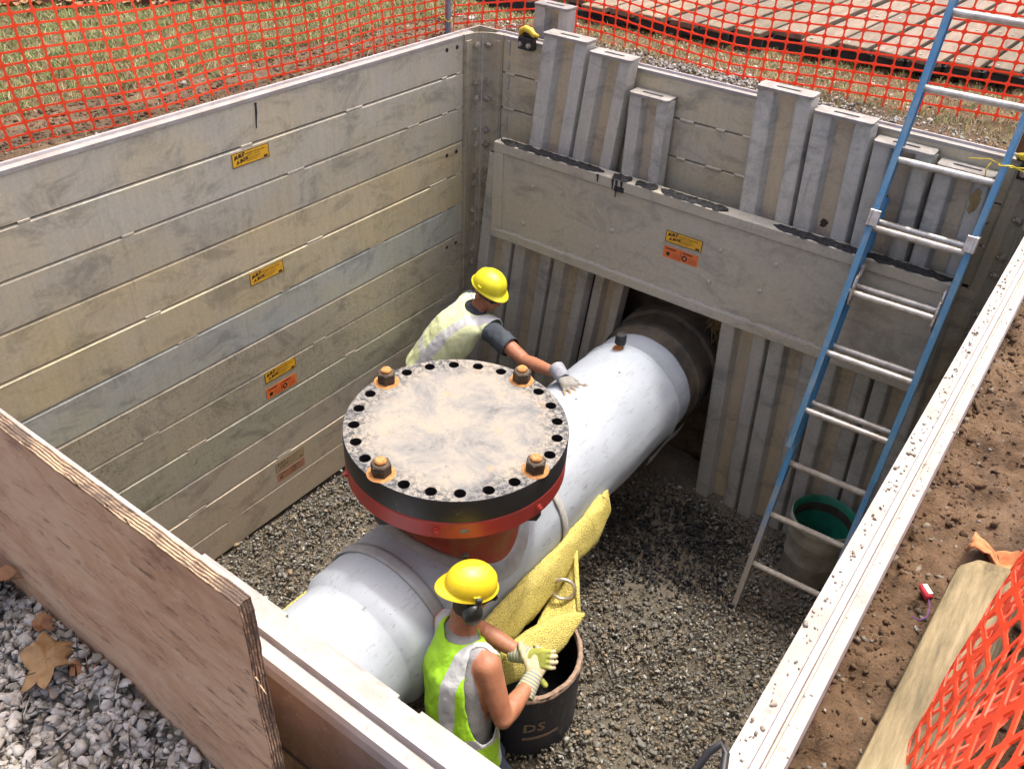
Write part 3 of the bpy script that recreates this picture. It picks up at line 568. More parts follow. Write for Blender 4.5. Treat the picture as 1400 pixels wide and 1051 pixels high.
# near wall
t = thing('trench_panel', (1.5, -LN-.03, H-3*PL), 'near end panel with bright double rail and brown muddy outer face', 'panel')
mb = MB(); mb.prism(RR, .0, 3.13, lambda p, q, s: (s, -LN-p, H+q+.002), fmi=RRM); mb.build('top_rail', ['rail_top', 'rail_ridge'], t)
for j in range(3):
    mb = MB(); za = H-(j+1)*PL; mb.prism(plank_prof(PL, .072), .0, 3.06, lambda p, q, s, za=za: (s, -LN-.002-p, za+q-.03)); mb.build('plank', 'alu_panel', t)
mb = MB(); mb.box((1.6, -LN-.0775, H-.33), (3.0, .004, .60)); mb.build('outer_face', 'brown_face', t)

# corner post between the long wall and the end panel
def corner_post(cx, cy, sx, label, rows):
    t = thing('corner_post', (cx, cy, 0), label, 'post')
    def pt(p, q, z): return (cx+sx*p, cy-q, z)
    prof = [(-.07, -.07), (.165, -.07), (.165, .012), (.105, .018), (.070, .030), (.030, .070), (.018, .105), (.012, .165), (-.07, .165)]
    mb = MB(); 
    v0 = [pt(p, q, -.05) for p, q in prof]; v1 = [pt(p, q, H+.004) for p, q in prof]; n = len(prof)
    # hollow top: outer shell and inner cavity rim
    mb.add(v0+v1, [(i, (i+1) % n, n+(i+1) % n, n+i) for i in range(n)])
    inn = [(p*.86+.006 if abs(p) > .03 else p-.008, q*.86+.006 if abs(q) > .03 else q-.008) for p, q in prof]
    mb.add(v1+[pt(p, q, H+.004) for p, q in inn], [(i, (i+1) % n, n+(i+1) % n, n+i) for i in range(n)])
    mb.add([pt(p, q, H+.004) for p, q in inn]+[pt(p, q, H-.06) for p, q in inn], [(i, (i+1) % n, n+(i+1) % n, n+i) for i in range(n)]+[tuple(range(n, 2*n))])
    col(mb.build('post_body', 'alu_post', t), (.78, .79, .78))
    for (p, q, dx, dy) in ((.132, .012, .05, .014), (.012, .132, .014, .05)):
        b = MB(); b.box(pt(p, q, H/2-.02), (dx, dy, H-.02), bev=.002); col(b.build('post_flange', 'alu_post', t), (.86, .86, .83))
    mb = MB(); d = Vector((sx*.7071, -.7071, 0)); tang = Vector((sx*.7071, .7071, 0)); c0 = Vector(pt(.050, .050, 0))
    mb.box(c0+d*.0015+Vector((0, 0, H/2)), (.004, .006, H-.02), Matrix.Rotation(math.atan2(d.y, d.x), 3, 'Z')); mb.build('seam_weld', 'weld', t)
    for z in rows:
        for s in (-1, 1):
            b = MB(); c = c0+tang*(s*.032)+d*.004+Vector((0, 0, z)); dd = (d+tang*s*.35).normalized()
            cyl(b, c-dd*.006, c+dd*.004, .021, 14); hexnut(b, c+dd*.004, .0165, .014, dd); cyl(b, c, c+dd*.030, .0085, 8)
            b.build('bolt', 'bolt_steel', t)
    return t
rows = []
for k in range(4):
    z1 = H-3*PL*k
    rows += [z1-.06, z1-.26, z1-.35] if k == 0 else [z1-.02+0, z1-.115, z1-.30, z1-.385]
rows = [2.38, 2.17, 2.07, 1.88, 1.79, 1.62, 1.54, 1.36, 1.26, 1.08, .99, .78, .68, .48, .39]
corner_post(0, 0, 1, 'tall bolted aluminium corner post joining the sticker wall and the end panel', rows)
cpr = corner_post(W, 0, -1, 'bolted aluminium corner post behind the ladder at the dirt bank end', [2.3, 2.2, 2.02, 1.93, 1.72, 1.62, 1.4])

mb = MB(); mb.box((2.88, -.012, .92), (.11, .03, 1.80)); mb.build('wing_plate', 'alu_post', cpr)
# ---------------------------------------------------------------- sheet piles
PP = [(0, -.035), (.008, -.098), (.016, -.102), (.078, -.102), (.086, -.098), (.104, -.050), (.172, -.050), (.190, -.098), (.198, -.102), (.250, -.102), (.258, -.098), (.270, -.040)]
def sheet_pile(x0, w, zt, zb, lean, label, y0=0., cap=True, flip=False, tilt=0., mats=('alu_sheet', 'alu_pan'), tint=(1, 1, 1), dep=1., slot=True):
    t = thing('sheet_pile', (x0+w/2, y0-.06, zb), label, 'sheet pile', 'aluminium sheet piles')
    s = w/.27; prof = [(p*s, q*dep) for p, q in PP]; back = [(p, q+.007) for p, q in reversed(prof)]; full = prof+back; n = len(prof)
    fm = []
    for i in range(len(full)):
        a, b = full[i], full[(i+1) % len(full)]; fm.append(1 if (i < n-1 and a[1] > -.06*dep and b[1] > -.06*dep) else 0)
    sg = 1 if not flip else -1
    def fn(p, q, z): return (x0+p+lean*(z-1.2)+0*tilt, y0+sg*q+(0 if not flip else 0), z)
    mb = MB(); mb.prism(full, zb, zt, fn, fmi=fm); col(mb.build('corrugated_sheet', list(mats), t), tint)
    if cap:
        xx = lean*(zt-1.2); ya, yb = sorted((y0-sg*.004, y0-sg*.112*dep))
        a, b = x0+xx+.004, x0+xx+w-.006; c = (a+b)/2; m2 = (ya+yb)/2
        o = hole_plate('lifting_plate', [(a, ya+.012), (a+.012, ya), (b-.012, ya), (b, ya+.012), (b, yb), (a, yb)], [[(c-.055, m2-.011*dep), (c+.055, m2-.011*dep), (c+.062, m2), (c+.055, m2+.011*dep), (c-.055, m2+.011*dep), (c-.062, m2)]] if slot else [], zt, zt+.014, 'plate_white', t)
        if tilt: o.rotation_euler = (0, 0, 0)
    return t
sheet_pile(.26, .24, 2.60, -.05, 0, 'grey sheet pile standing tallest, outside the end panel next to the yellow clamp', .24)
sheet_pile(.098, .268, 1.78, -.06, .092, 'sheet pile nearest the corner post, seen only below the wide waler panel', 0, cap=False)
sheet_pile(.372, .295, 2.525, -.06, .092, 'grey sheet pile with slotted cap just right of the corner bolts and clamp', -.002)
sheet_pile(.672, .265, 2.485, -.06, .092, 'leaning sheet pile with brown recess beside the short tarred pile', 0, tint=(.98, .97, .94))
sheet_pile(.945, .215, 1.76, -.06, .092, 'narrow strip of sheet pile beside the dark pipe, below the waler', .056, cap=False, tint=(1, .97, .9))
sheet_pile(1.068, .24, 2.335, 1.24, -.012, 'short low sheet pile with tarred cap ending above the pipe', -.002, tint=(.97, .97, .97))
sheet_pile(1.80, .285, 2.515, -.06, -.058, 'sheet pile with yellowish recess right beside the bare panel stretch', -.001)
PILE = {}
PILE['scorch'] = sheet_pile(2.089, .285, 2.465, -.06, -.058, 'grey sheet pile with scorched spot between ladder and the yellowish pile', -.006, tint=(.95, .96, .98))
sheet_pile(2.378, .275, 2.395, -.06, -.058, 'dark grey sheet pile directly behind the left ladder rail', .004, tint=(.90, .92, .95))
PILE['rust'] = sheet_pile(2.657, .245, 2.365, -.06, -.052, 'sheet pile with rusty stain behind the right ladder rail', 0, tint=(.88, .91, .96))
def stain(parent, c, rx, rz, mat, seed):
    b = MB(); b.add([c]+[(c[0]+rx*math.cos(k*.2618)*(1+.5*fbm(math.cos(k*.2618)*2, math.sin(k*.2618)*2, seed, 3)), c[1], c[2]+rz*math.sin(k*.2618)*(1+.5*fbm(math.cos(k*.2618)*2, math.sin(k*.2618)*2, seed+3, 3))) for k in range(24)], [(0, 1+k, 1+(k+1) % 24) for k in range(24)]); b.build('stain', mat, parent)
stain(PILE['scorch'], (2.19, -.0575, 1.945), .018, .022, 'rusty_bolt', 2)
stain(PILE['rust'], (2.795, -.1032, 2.26), .022, .06, 'straw', 6)
NP = [(1.985, 2.246), (2.308, 2.537), (2.579, 2.77)]
for i, (xa, xb) in enumerate(NP):
    sheet_pile(xa, xb-xa, 2.356, 1.22, 0, 'sheet pile with pale flat cap inside the near rail, '+['at the plywood corner', 'over the white pipe end', 'before the kneeling worker'][i], -LN+.004, flip=True, dep=.36, slot=i == 0)

# ---------------------------------------------------------------- waler panel
wx0, wx1, wz0, wz1, wy = .265, 2.87, 1.300, 1.905, -.2
t = thing('waler_panel', ((wx0+wx1)/2, -.155, wz0), 'wide aluminium waler panel holding the sheet piles, with yellow and orange stickers', 'panel')
mb = MB(); mb.box(((wx0+wx1)/2, -.152, (wz0+wz1)/2), (wx1-wx0-.02, .078, wz1-wz0-.02)); mb.build('face_plate', 'alu_waler', t)
mb = MB(); cx = (wx0+wx1)/2
mb.box((cx, -.155, wz1-.03), (wx1-wx0, .094, .06), bev=.004); mb.build('frame_bar', 'alu_waler', t)
mb = MB(); mb.box((cx, -.155, wz0+.03), (wx1-wx0, .096, .06), bev=.004); mb.build('frame_bar', 'alu_waler', t)
for x in (wx0+.035, wx1-.035):
    mb = MB(); mb.box((x, -.1548, (wz0+wz1)/2), (.07, .0935, wz1-wz0-.121), bev=.003); mb.build('end_bar', 'alu_waler', t)
mb = MB(); r2 = random.Random(8)
for z in (wz1-.064, wz0+.064):
    x = wx0+.1
    while x < wx1-.1:
        d = r2.uniform(.05, .35); mb.box((x+d/2, -.193, z), (d, .010, .006), bev=.002); x += d+r2.uniform(.01, .05)
mb.build('seam_weld', 'weld', t)
for (x, z) in [(.75, 1.72), (1.10, 1.60), (1.02, 1.47), (1.75, 1.70), (1.72, 1.50), (2.0, 1.55), (2.05, 1.72), (2.4, 1.62), (.5, 1.45), (.55, 1.7)]:
    b = MB(); b.lathe([(.013, 0), (.013, .004), (.009, .007), (.0, .008)], (0, 0, 0), 'Z', 12); M_ = Matrix.Translation((x, -.191, z)) @ Matrix.Rotation(math.pi/2, 4, 'X'); b.v = [tuple(M_ @ Vector(q)) for q in b.v]; b.build('rivet', 'alu_waler', t)
def smear(x0, x1, seed, r=.02):
    b = MB(); rs = random.Random(seed)
    def fn(u, v):
        x = x0+(x1-x0)*u; w = (.030+.014*fbm(x*18, seed, 1))*math.sin(min(1, u*9, (1-u)*9)*math.pi/2)
        a = v*math.pi; return (x, -.155-.012+math.cos(a)*w*1.15+.008*fbm(x*22, seed, 4), wz1+.001+math.sin(a)*(.007+.010*max(0, fbm(x*40, v*4, seed)+.4)))
    b.grid(fn, int((x1-x0)*130), 8); b.build('tar_smear', 'tar', t, True)
smear(.29, 1.0, 1); smear(1.06, 1.17, 2); smear(1.2, 1.33, 3); smear(1.35, 1.74, 4); smear(1.98, 2.85, 5)
mb = MB()
for x, L in [(1.075, .06), (1.10, .10), (1.13, .05), (.98, .045)]: mb.tube([(x, -.2035, wz1-.002), (x+.003, -.205, wz1-L*.5), (x+.002, -.204, wz1-L)], [.008, .005, .003], 6)
mb.box((1.12, -.204, wz1-.05), (.06, .004, .03), bev=.0015); mb.build('tar_drip', 'tar', t)
sticker(t, (1.432, -.1918, 1.648), (1, 0, 0), (0, 0, 1), .214, .066, 'y'); sticker(t, (1.432, -.1918, 1.557), (1, 0, 0), (0, 0, 1), .206, .066, 'o')

# ---------------------------------------------------------------- plywood sheet outside the near panel
t = thing('plywood_sheet', (1.7, -3.75, 2.2), 'weathered reddish plywood sheet standing against the pale gravel', 'plywood')
ply = [(1.0, 2.0), (2.528, 2.0), (2.528, 2.60), (2.52, 2.872), (1.0, 2.868)]
def wob(u, i): return .004*fbm(u*9, i, 2)
mb = MB(); mb.grid(lambda u, v: (1.0+1.526*u+(.006*fbm(v*6, 3, 1) if u == 1 else 0), -3.7605, 2.05+.815*v+(.006*fbm(u*14, 5, 1) if v == 1 else 0)), 60, 30); mb.build('outer_veneer', 'plywood', t, fixn=False)
mb = MB()
mb.grid(lambda u, v: (1.0+1.526*u, -3.76+.020*v, 2.866+.006*fbm(u*14, 5, 1)+.003*fbm(u*60, v*3, 7)), 140, 6)
mb.grid(lambda u, v: (2.526+.006*fbm(u*6, 3, 1)+.003*fbm(u*40, v*3, 9), -3.76+.020*v, 2.05+.815*u), 80, 6)
mb.build('layered_edge', 'ply_edge', t, fixn=False)
mb = MB(); mb.grid(lambda u, v: (1.0+1.526*u, -3.7400, 2.05+.815*v), 10, 6); mb.build('inner_veneer', 'plywood', t, fixn=False)
mb = MB()
for (x, z, dx, dz) in [(2.528, 2.72, .03, -.006), (2.30, 2.866, -.01, .02), (2.18, 2.868, -.02, .014), (2.25, 2.868, .012, .018)]: mb.tube([(x, -3.758, z), (x+dx*.5, -3.762, z+dz*.5+.001), (x+dx, -3.765, z+dz)], [.0016, .0013, .0006], 5)
mb.build('splinter', 'ply_edge', t)
# ---------------------------------------------------------------- pipe with capped tee
PX, PZ, PR = 1.469, .768, .327; FY = -2.017
t = thing('pipe_tee', (PX, FY, PZ-PR), 'large white coated pipe with a capped branch running through the pit', 'pipe')
prof = [(.297, -3.9), (.297, -2.665), (.302, -2.655), (.322, -2.625), (PR+.002, -2.60), (PR, -2.585), (PR, -2.475), (PR+.006, -2.47), (PR+.006, -2.42), (PR, -2.415), (PR, -.475), (PR+.003, -.470), (PR+.007, -.462), (PR+.007, -.450), (PR+.002, -.442), (PR-.004, -.435), (PR-.006, -.30), (PR-.010, -.285), (.300, -.283)]
def pipewrap(mb, prof, n=96, amp=.003):
    k0 = len(mb.v); mb.lathe(prof, (PX, 0, PZ), 'Y', n)
    for i in range(k0, len(mb.v)):
        x, y, z = mb.v[i]; d = Vector((x-PX, 0, z-PZ)); a = math.atan2(d.z, d.x); r = 1+amp/PR*fbm(a*2.2, y*3, 3, 4)*2; mb.v[i] = (PX+d.x*r, y, PZ+d.z*r)
dense = []
for (r0, h0), (r1, h1) in zip(prof[:-1], prof[1:]):
    k = max(1, int((h1-h0)/.05)); dense += [(r0+(r1-r0)*i/k, h0+(h1-h0)*i/k) for i in range(k)]
dense.append(prof[-1]); mb = MB(); pipewrap(mb, dense); mb.build('pipe_body', 'pipe_white', t, True)
mb = MB(); pipewrap(mb, [(.312, -.30), (.318, -.20), (.333, -.19), (.335, -.11), (.328, -.10), (.330, -.02), (.350, -.01), (.352, .08), (.345, .09), (.345, .7)], 72, .004); mb.build('dark_pipe', 'pipe_dark', t, True, sharp=40)
def ringarc(name, y0, y1, r, a0, a1, mat, th=.004, n=40):
    b = MB(); b.grid(lambda u, v: (PX+(r+(th if 0 < v < 1 else -.002))*math.cos(a0+(a1-a0)*u), y0+(y1-y0)*min(1, max(0, (v-.2)/.6)), PZ+(r+(th if 0 < v < 1 else -.002))*math.sin(a0+(a1-a0)*u)), n, 5); return b.build(name, mat, t, True)
ringarc('seam_band', -2.475, -2.415, PR+.006, -.3, math.pi+.3, 'pipe_band')
ringarc('lifting_strap', -1.625, -1.585, PR+.006, -.45, math.pi+.2, 'webbing', .004)
# loose flap under the far end
mb = MB(); mb.grid(lambda u, v: (PX+(PR+.012+.02*v)*math.cos(-.42-.18*v), -.70+.42*u, PZ+(PR+.012+.02*v)*math.sin(-.42-.18*v)-.01*math.sin(u*9)), 14, 4); mb.build('coating_flap', 'pipe_band', t, True)
# stub with cap
mb = MB(); nx, ny = PX-.07, -.49; nz = PZ+math.sqrt(PR**2-.07**2)
mb.lathe([(.040, -.01), (.036, .004), (.021, .006), (.021, .05)], (nx, ny, nz), 'Z', 16); nip = mb.build('stub', 'rust', t, True, sharp=35)
mb = MB(); hexnut(mb, (nx, ny, nz+.035), .033, .045, (0, 0, 1)); mb.lathe([(.030, .08), (.031, .084), (.027, .092), (.0, .094)], (nx, ny, nz), 'Z', 16); mb.build('stub_cap', 'black_rubber', nip, False)
for (x, y, r) in [(1.405, -.93, .020), (1.52, -.70, .009), (1.47, -1.05, .007), (1.44, -.92, .017)]:
    z = PZ+math.sqrt(PR**2-(x-PX)**2); b = MB(); nrm = Vector((x-PX, 0, z-PZ)).normalized(); u = Vector((0, 1, 0)); w = nrm.cross(u)
    b.add([Vector((x, y, z))+nrm*.004]+[Vector((x, y, z))+(u*math.cos(a*.5236)+w*math.sin(a*.5236))*r*(1+.25*math.sin(a*2.1))-nrm*.001 for a in range(12)], [(0, 1+a, 1+(a+1) % 12) for a in range(12)]); b.build('mud_spot', 'st_brown', t)
# branch
zf = 1.537
mb = MB(); pr = []
for k in range(9):   # flared saddle collar where the branch meets the run
    pass
mb.grid(lambda u, v: (lambda a, rr_: (PX+rr_*math.cos(a), FY+rr_*math.sin(a), (PZ+math.sqrt(max(.0004, PR**2-min(PR-.002, abs(rr_*math.cos(a)))**2)))*(1-v)+(zf-.19)*v if v > .0 else PZ+math.sqrt(max(.0004, PR**2-min(PR-.002, abs(rr_*math.cos(a)))**2))-.01))(u*2*math.pi, .268+(.030*(1-v/.12)**2 if v < .12 else 0)), 64, 20, 0, True)
mb.build('branch_neck', 'neck_paint', t, True)
mb = MB(); mb.grid(lambda u, v: (lambda a, rr_: (PX+rr_*math.cos(a), FY+rr_*math.sin(a), PZ+math.sqrt(max(.0001, PR**2-min(PR-.001, abs(rr_*math.cos(a)))**2))+.026*math.sin(v*math.pi)**.7-.004))(u*2*math.pi, .272+.055*v), 64, 6, 0, True); mb.build('saddle_fillet', 'pipe_band', t, True)
mb = MB(); mb.lathe([(.270, zf-.32), (.285, zf-.235), (.300, zf-.200), (.452, zf-.195), (.457, zf-.190), (.457, zf-.116), (.452, zf-.110), (.24, zf-.110)], (PX, FY, 0), 'Z', 96); red = mb.build('flange', 'red_paint', t, True, sharp=30)
for a in (-2.15, -1.05, -.12, 2.5):
    b = MB(); d = Vector((math.cos(a), math.sin(a), 0)); c = Vector((PX, FY, zf-.152))+d*.455; cyl(b, c, c+d*.010, .014, 12); hexnut(b, c+d*.008, .008, .012, d); b.build('plug', 'red_paint', red)
b = MB(); a = -.82; d = Vector((math.cos(a), math.sin(a), 0)); tg = Vector((-d.y, d.x, 0)); b.box(Vector((PX, FY, zf-.152))+d*.457, (.004, .034, .018), Matrix.Rotation(a, 3, 'Z'), bev=.0015); b.build('stamp_plate', 'st_grey', red)
A0 = 3; BC = .412; holes = []; bolts = []
ph = math.radians(85.9)   # one stud hole phase
def ang(k): return ph+2*math.pi*k/24
BK = (0, 6, 12, 18)
for k in range(24):
    if k in BK: bolts.append((PX+BC*math.cos(ang(k)), FY+BC*math.sin(ang(k))))
    else: holes.append(circ(PX+BC*math.cos(ang(k)), FY+BC*math.sin(ang(k)), .0235, 20))
bf = hole_plate('blind_flange', circ(PX, FY, .455, 120), holes, zf-.108, zf-.001, ['flange_top', 'black_paint'], t)
for p in bf.data.polygons: p.material_index = 0 if p.normal.z > .5 else 1
# object coordinates centred on the disc
bf.data.transform(Matrix.Translation((0, 0, -(zf-(PZ-PR))))); bf.location = (0, 0, zf-(PZ-PR))
mb = MB(); mb.lathe([(.450, zf-.1075), (.4572, zf-.105), (.4572, zf-.008), (.4555, zf-.003), (.4545, zf-.0015)], (PX, FY, 0), 'Z', 120); mb.build('flange_rim', 'black_paint', t, True, sharp=40)
for i, (x, y) in enumerate(bolts):
    b = MB(); hexnut(b, (x, y, zf+.001), .040, .046, (0, 0, 1), 0, i*.4); b.lathe([(.036, .047), (.032, .051), (.022, .052)], (x, y, zf), 'Z', 18); o = b.build('nut', 'rusty_bolt', t)
    b = MB(); b.lathe([(.023, .02), (.023, .062), (.018, .067), (0, .068)], (x, y, zf), 'Z', 18); b.build('stud', 'rust', o, True, sharp=40)
    b = MB(); b.lathe([(.0535+.003*math.sin(i), .0), (.052, .0025), (.03, .003)], (x, y, zf-.001), 'Z', 24); b.build('rust_ring', 'rust', o)
    b = MB(); hexnut(b, (x, y, zf-.242), .037, .045, (0, 0, 1), 0, i); b.build('nut', 'black_paint', t)
d = Vector((math.cos(-.95), math.sin(-.95), 0)); ex = Vector((-d.y, d.x, 0))
text('chalk_mark', '24"', .085, frame4(Vector((PX, FY, 1.195))+d*.2725-ex*.075, ex, (0, 0, 1)), 'chalk', t, .2)
# ---------------------------------------------------------------- yellow rock shield pads
def pad(mb, path, n=18, seed=0, m=40):
    """path: list of (centre, (half thickness, half height), tilt)"""
    def samp(u):
        f = u*(len(path)-1); i = min(int(f), len(path)-2); w = f-i; w = w*w*(3-2*w)
        a, b = path[i], path[i+1]; return Vector(a[0]).lerp(Vector(b[0]), w), (a[1][0]*(1-w)+b[1][0]*w), (a[1][1]*(1-w)+b[1][1]*w), a[2]*(1-w)+b[2]*w
    def fn(u, v):
        c, ht, hh, tl = samp(v); c2 = samp(min(1, v+.02))[0]-samp(max(0, v-.02))[0]; c2.normalize(); side = c2.cross(Vector((0, 0, 1))).normalized(); up = side.cross(c2)
        a = u*2*math.pi; x = ht*math.copysign(abs(math.cos(a))**.8, math.cos(a)); y = hh*math.copysign(abs(math.sin(a))**.8, math.sin(a)); k = 1+.16*fbm(c.y*7+math.cos(a), math.sin(a)*1.6, seed, 4); x *= k; y *= k
        return c+side*(x*math.cos(tl)-y*math.sin(tl))+up*(x*math.sin(tl)+y*math.cos(tl))
    mb.grid(fn, n, m, 0, True)
t = thing('rock_shield', (1.9, -1.9, .45), 'yellow porous rock shield padding folded open along the pipe flank', 'padding')
mb = MB(); pad(mb, [((1.79, -1.20, .765), (.004, .008), -.3), ((1.822, -1.27, .735), (.024, .070), -.3), ((1.842, -1.44, .70), (.034, .098), -.32), ((1.838, -1.60, .70), (.026, .085), -.32), ((1.848, -1.80, .695), (.036, .098), -.32), ((1.852, -2.02, .70), (.038, .104), -.32), ((1.856, -2.22, .71), (.036, .098), -.3), ((1.85, -2.42, .715), (.032, .085), -.3), ((1.83, -2.62, .72), (.02, .05), -.2)], 24, 1, 120); mb.build('upper_fold', 'rock_shield', t, True)
mb = MB(); pad(mb, [((2.06, -1.815, .605), (.003, .006), -.8), ((2.038, -1.875, .60), (.016, .040), -.8), ((2.02, -1.97, .605), (.030, .070), -.75), ((2.002, -2.10, .62), (.036, .086), -.7), ((1.975, -2.24, .635), (.034, .080), -.6), ((1.93, -2.38, .645), (.022, .05), -.5)], 24, 5, 100); mb.build('lower_fold', 'rock_shield', t, True)
mb = MB()
E1 = [Vector(p) for p in [(1.80, -1.54, .70), (1.86, -1.60, .66), (1.95, -1.72, .63), (2.045, -1.838, .605)]]
E2 = [Vector(p) for p in [(1.84, -1.66, .60), (1.87, -1.80, .57), (1.90, -1.95, .56), (1.95, -2.08, .60)]]
def pch(u, v):
    def q(E): f = u*3; i = min(int(f), 2); return E[i].lerp(E[i+1], f-i)
    p = q(E1).lerp(q(E2), v); p.z -= .05*math.sin(v*math.pi)*(1-.3*u); p.z += .006*fbm(p.x*20, p.y*20, 2); return p
mb.grid(pch, 18, 12); o = mb.build('pocket', 'rock_shield', t, True); sm = o.modifiers.new('s', 'SOLIDIFY'); sm.thickness = .014; sm.offset = 0
mb = MB(); mb.tube([E1[0]+Vector((0, 0, .03)), E1[1]+Vector((.004, 0, .03)), E1[2]+Vector((.004, 0, .02)), E1[3]], [.014, .012, .012, .010], 10); mb.build('pocket_edge', 'rock_shield', t, True)
mb = MB(); pad(mb, [((1.128, -2.30, .75), (.006, .02), 0), ((1.128, -2.42, .74), (.014, .07), 0), ((1.145, -2.66, .74), (.02, .09), 0), ((1.150, -2.9, .74), (.02, .09), 0), ((1.155, -3.2, .74), (.01, .04), 0)], 14, 9, 40); mb.build('far_fold', 'rock_shield', t, True)
t = thing('shackle_ring', (1.93, -1.80, .64), 'grey metal ring hanging in the open yellow padding pocket', 'ring')
mb = MB(); c = Vector((1.925, -1.795, .655)); e1 = Vector((.75, .25, -.35)).normalized(); e2 = Vector((.3, .5, .8)).normalized()
mb.tube([c+e1*.055*math.cos(a*math.pi/12)+e2*.05*math.sin(a*math.pi/12) for a in range(24)], .0085, 10, closed=True); mb.build('ring_bar', 'clip_alu', t, True)
# ---------------------------------------------------------------- cut drum under the pipe
DX, DY, DR, DH = 1.865, -2.02, .285, .425
t = thing('cut_drum', (DX, DY, 0), 'dark blue open drum with ragged brown rim and stencilled letters', 'drum')
mb = MB(); nn = 72; mb.grid(lambda u, v: (DX+DR*math.cos(u*2*math.pi), DY+DR*math.sin(u*2*math.pi), -.01+(DH+.012*fbm(math.cos(u*6.283)*2, math.sin(u*6.283)*2, 3)+.01)*v), nn, 10, 0, True); mb.build('drum_wall', 'drum_paint', t, True)
mb = MB(); mb.grid(lambda u, v: (DX+(DR-.018)*math.cos(u*2*math.pi), DY+(DR-.018)*math.sin(u*2*math.pi), .01+(DH+.012*fbm(math.cos(u*6.283)*2, math.sin(u*6.283)*2, 3)-.005)*v), nn, 6, 0, True); mb.lathe([(.0, .02), (DR-.016, .02)], (DX, DY, 0), 'Z', nn); mb.build('drum_lining', 'drum_in', t, True)
mb = MB(); mb.grid(lambda u, v: (lambda a, r, z: (DX+r*math.cos(a), DY+r*math.sin(a), z))(u*2*math.pi, DR+.003-.026*v+.004*fbm(u*40, v*2, 4), DH+.012*fbm(math.cos(u*6.283)*2, math.sin(u*6.283)*2, 3)+(.004+.003*fbm(u*60, v, 8) if .1 < v < .9 else -.022)), nn*2, 6, 0, True); mb.build('drum_rim', 'fibre_rim', t, True)
def on_drum(body, a, z, size):
    for i, ch in enumerate(body):
        aa = a+i*size*.78/DR; d = Vector((math.cos(aa), math.sin(aa), 0)); ex = Vector((-d.y, d.x, 0)); text('stencil_letter', ch, size, frame4(Vector((DX, DY, z))+d*(DR+.0045)-ex*size*.3, ex, (0, 0, 1)), 'stencil', t, 0, .002)
on_drum('DS', -.80, .19, .085)
mb = MB(); mb.grid(lambda u, v: (DX+(DR+.003)*math.cos(-.88+.62*u), DY+(DR+.003)*math.sin(-.88+.62*u), .125+.022*v), 16, 1); mb.build('stencil_bar', 'stencil', t)
mb = MB(); mb.box((1.80, -2.16, .30), (.10, .04, .02), Matrix.Rotation(.5, 3, 'Z')); o = mb.build('drum_scrap', 'st_grey', t)
# ---------------------------------------------------------------- bucket
BX, BY, BH = 2.685, -.285, .425
t = thing('bucket', (BX, BY, 0), 'muddy grey plastic bucket with green inside standing behind the ladder', 'bucket')
mb = MB(); mb.lathe([(.0, -.01), (.146, -.01), (.150, .0), (.155, .13), (.160, .14), (.158, .155), (.161, .27), (.168, .285), (.166, .30), (.169, .385), (.180, .39), (.181, .415), (.175, BH)], (BX, BY, 0), 'Z', 56); mb.build('bucket_wall', 'bucket_out', t, True, sharp=50)
mb = MB(); mb.lathe([(.175, BH), (.163, .412), (.155, .3), (.140, .06)], (BX, BY, 0), 'Z', 56); mb.build('bucket_lining', 'bucket_in', t, True)
mb = MB(); mb.lathe([(.1605, .378), (.158, .35), (.1565, .33), (.1565, .32)], (BX, BY, 0), 'Z', 56); mb.build('mud_line', 'bucket_mud', t, True)
mb = MB(); mb.lathe([(.0, .075), (.142, .07)], (BX, BY, 0), 'Z', 40); mb.build('bucket_bottom', 'bucket_in', t)
# ---------------------------------------------------------------- extension ladder
FOOT = Vector((2.455, -.80, 0)); UPD = Vector((-.012, .315, 1)).normalized(); RT = Vector((1, .03, 0)); RT = (RT-UPD*RT.dot(UPD)).normalized(); FW = UPD.cross(RT).normalized()
if FW.y > 0: FW = -FW
LW = .435
t = thing('extension_ladder', FOOT+RT*LW/2, 'blue fibreglass extension ladder with aluminium rungs leaning on the end wall', 'ladder')
LR3 = Matrix((RT, -FW, UPD)).transposed()
def chan(mb, base, a, b, sgn, wdt=.026, dep=.072):
    """C channel rail from a to b along UPD; web outside, flanges turned inward"""
    for off, sz in ((Vector((0, 0, 0)), (.004, dep, b-a)), (RT*sgn*wdt/2-FW*(dep/2-.002), (wdt, .004, b-a)), (RT*sgn*wdt/2+FW*(dep/2-.002), (wdt, .004, b-a))):
        mb.box(base+UPD*((a+b)/2)+off, sz, LR3)
RS = .3075
for s, base in ((1, FOOT), (-1, FOOT+RT*LW)):
    mb = MB(); chan(mb, base, 0, 2.28, s); mb.build('base_rail', 'ladder_base', t)
    mb = MB(); chan(mb, base+FW*.078+RT*(-.006*s), 1.02, 3.75, s); mb.build('fly_rail', 'ladder_blue', t)
    mb = MB(); mb.box(base+UPD*.012, (.034, .09, .03), LR3, bev=.004); mb.build('foot', 'black_rubber', t)
    for zz in (2.19,):
        mb = MB(); mb.box(base+UPD*zz+FW*.050+RT*(-.007*s), (.014, .165, .075), LR3, bev=.003); mb.box(base+UPD*zz+FW*.122+RT*(.010*s), (.05, .008, .072), LR3, bev=.002); mb.build('guide_bracket', 'clip_alu', t)
    mb = MB(); mb.box(base+UPD*2.285, (.032, .075, .012), LR3, bev=.003); mb.build('rail_cap', 'black_rubber', t)
for k in range(1, 8):
    mb = MB(); a = FOOT+UPD*(RS*k-.02+(.034 if k > 3 else 0)); mb.tube([a, a+RT*LW], .0165, 12); mb.build('rung', 'rung_mud' if k < 4 else 'rung', t, True, sharp=50)
for k in range(4, 13):
    mb = MB(); a = FOOT+UPD*(RS*k-.02+.012)+FW*.078; mb.tube([a, a+RT*LW], .0165, 12); mb.build('rung', 'rung', t, True, sharp=50)
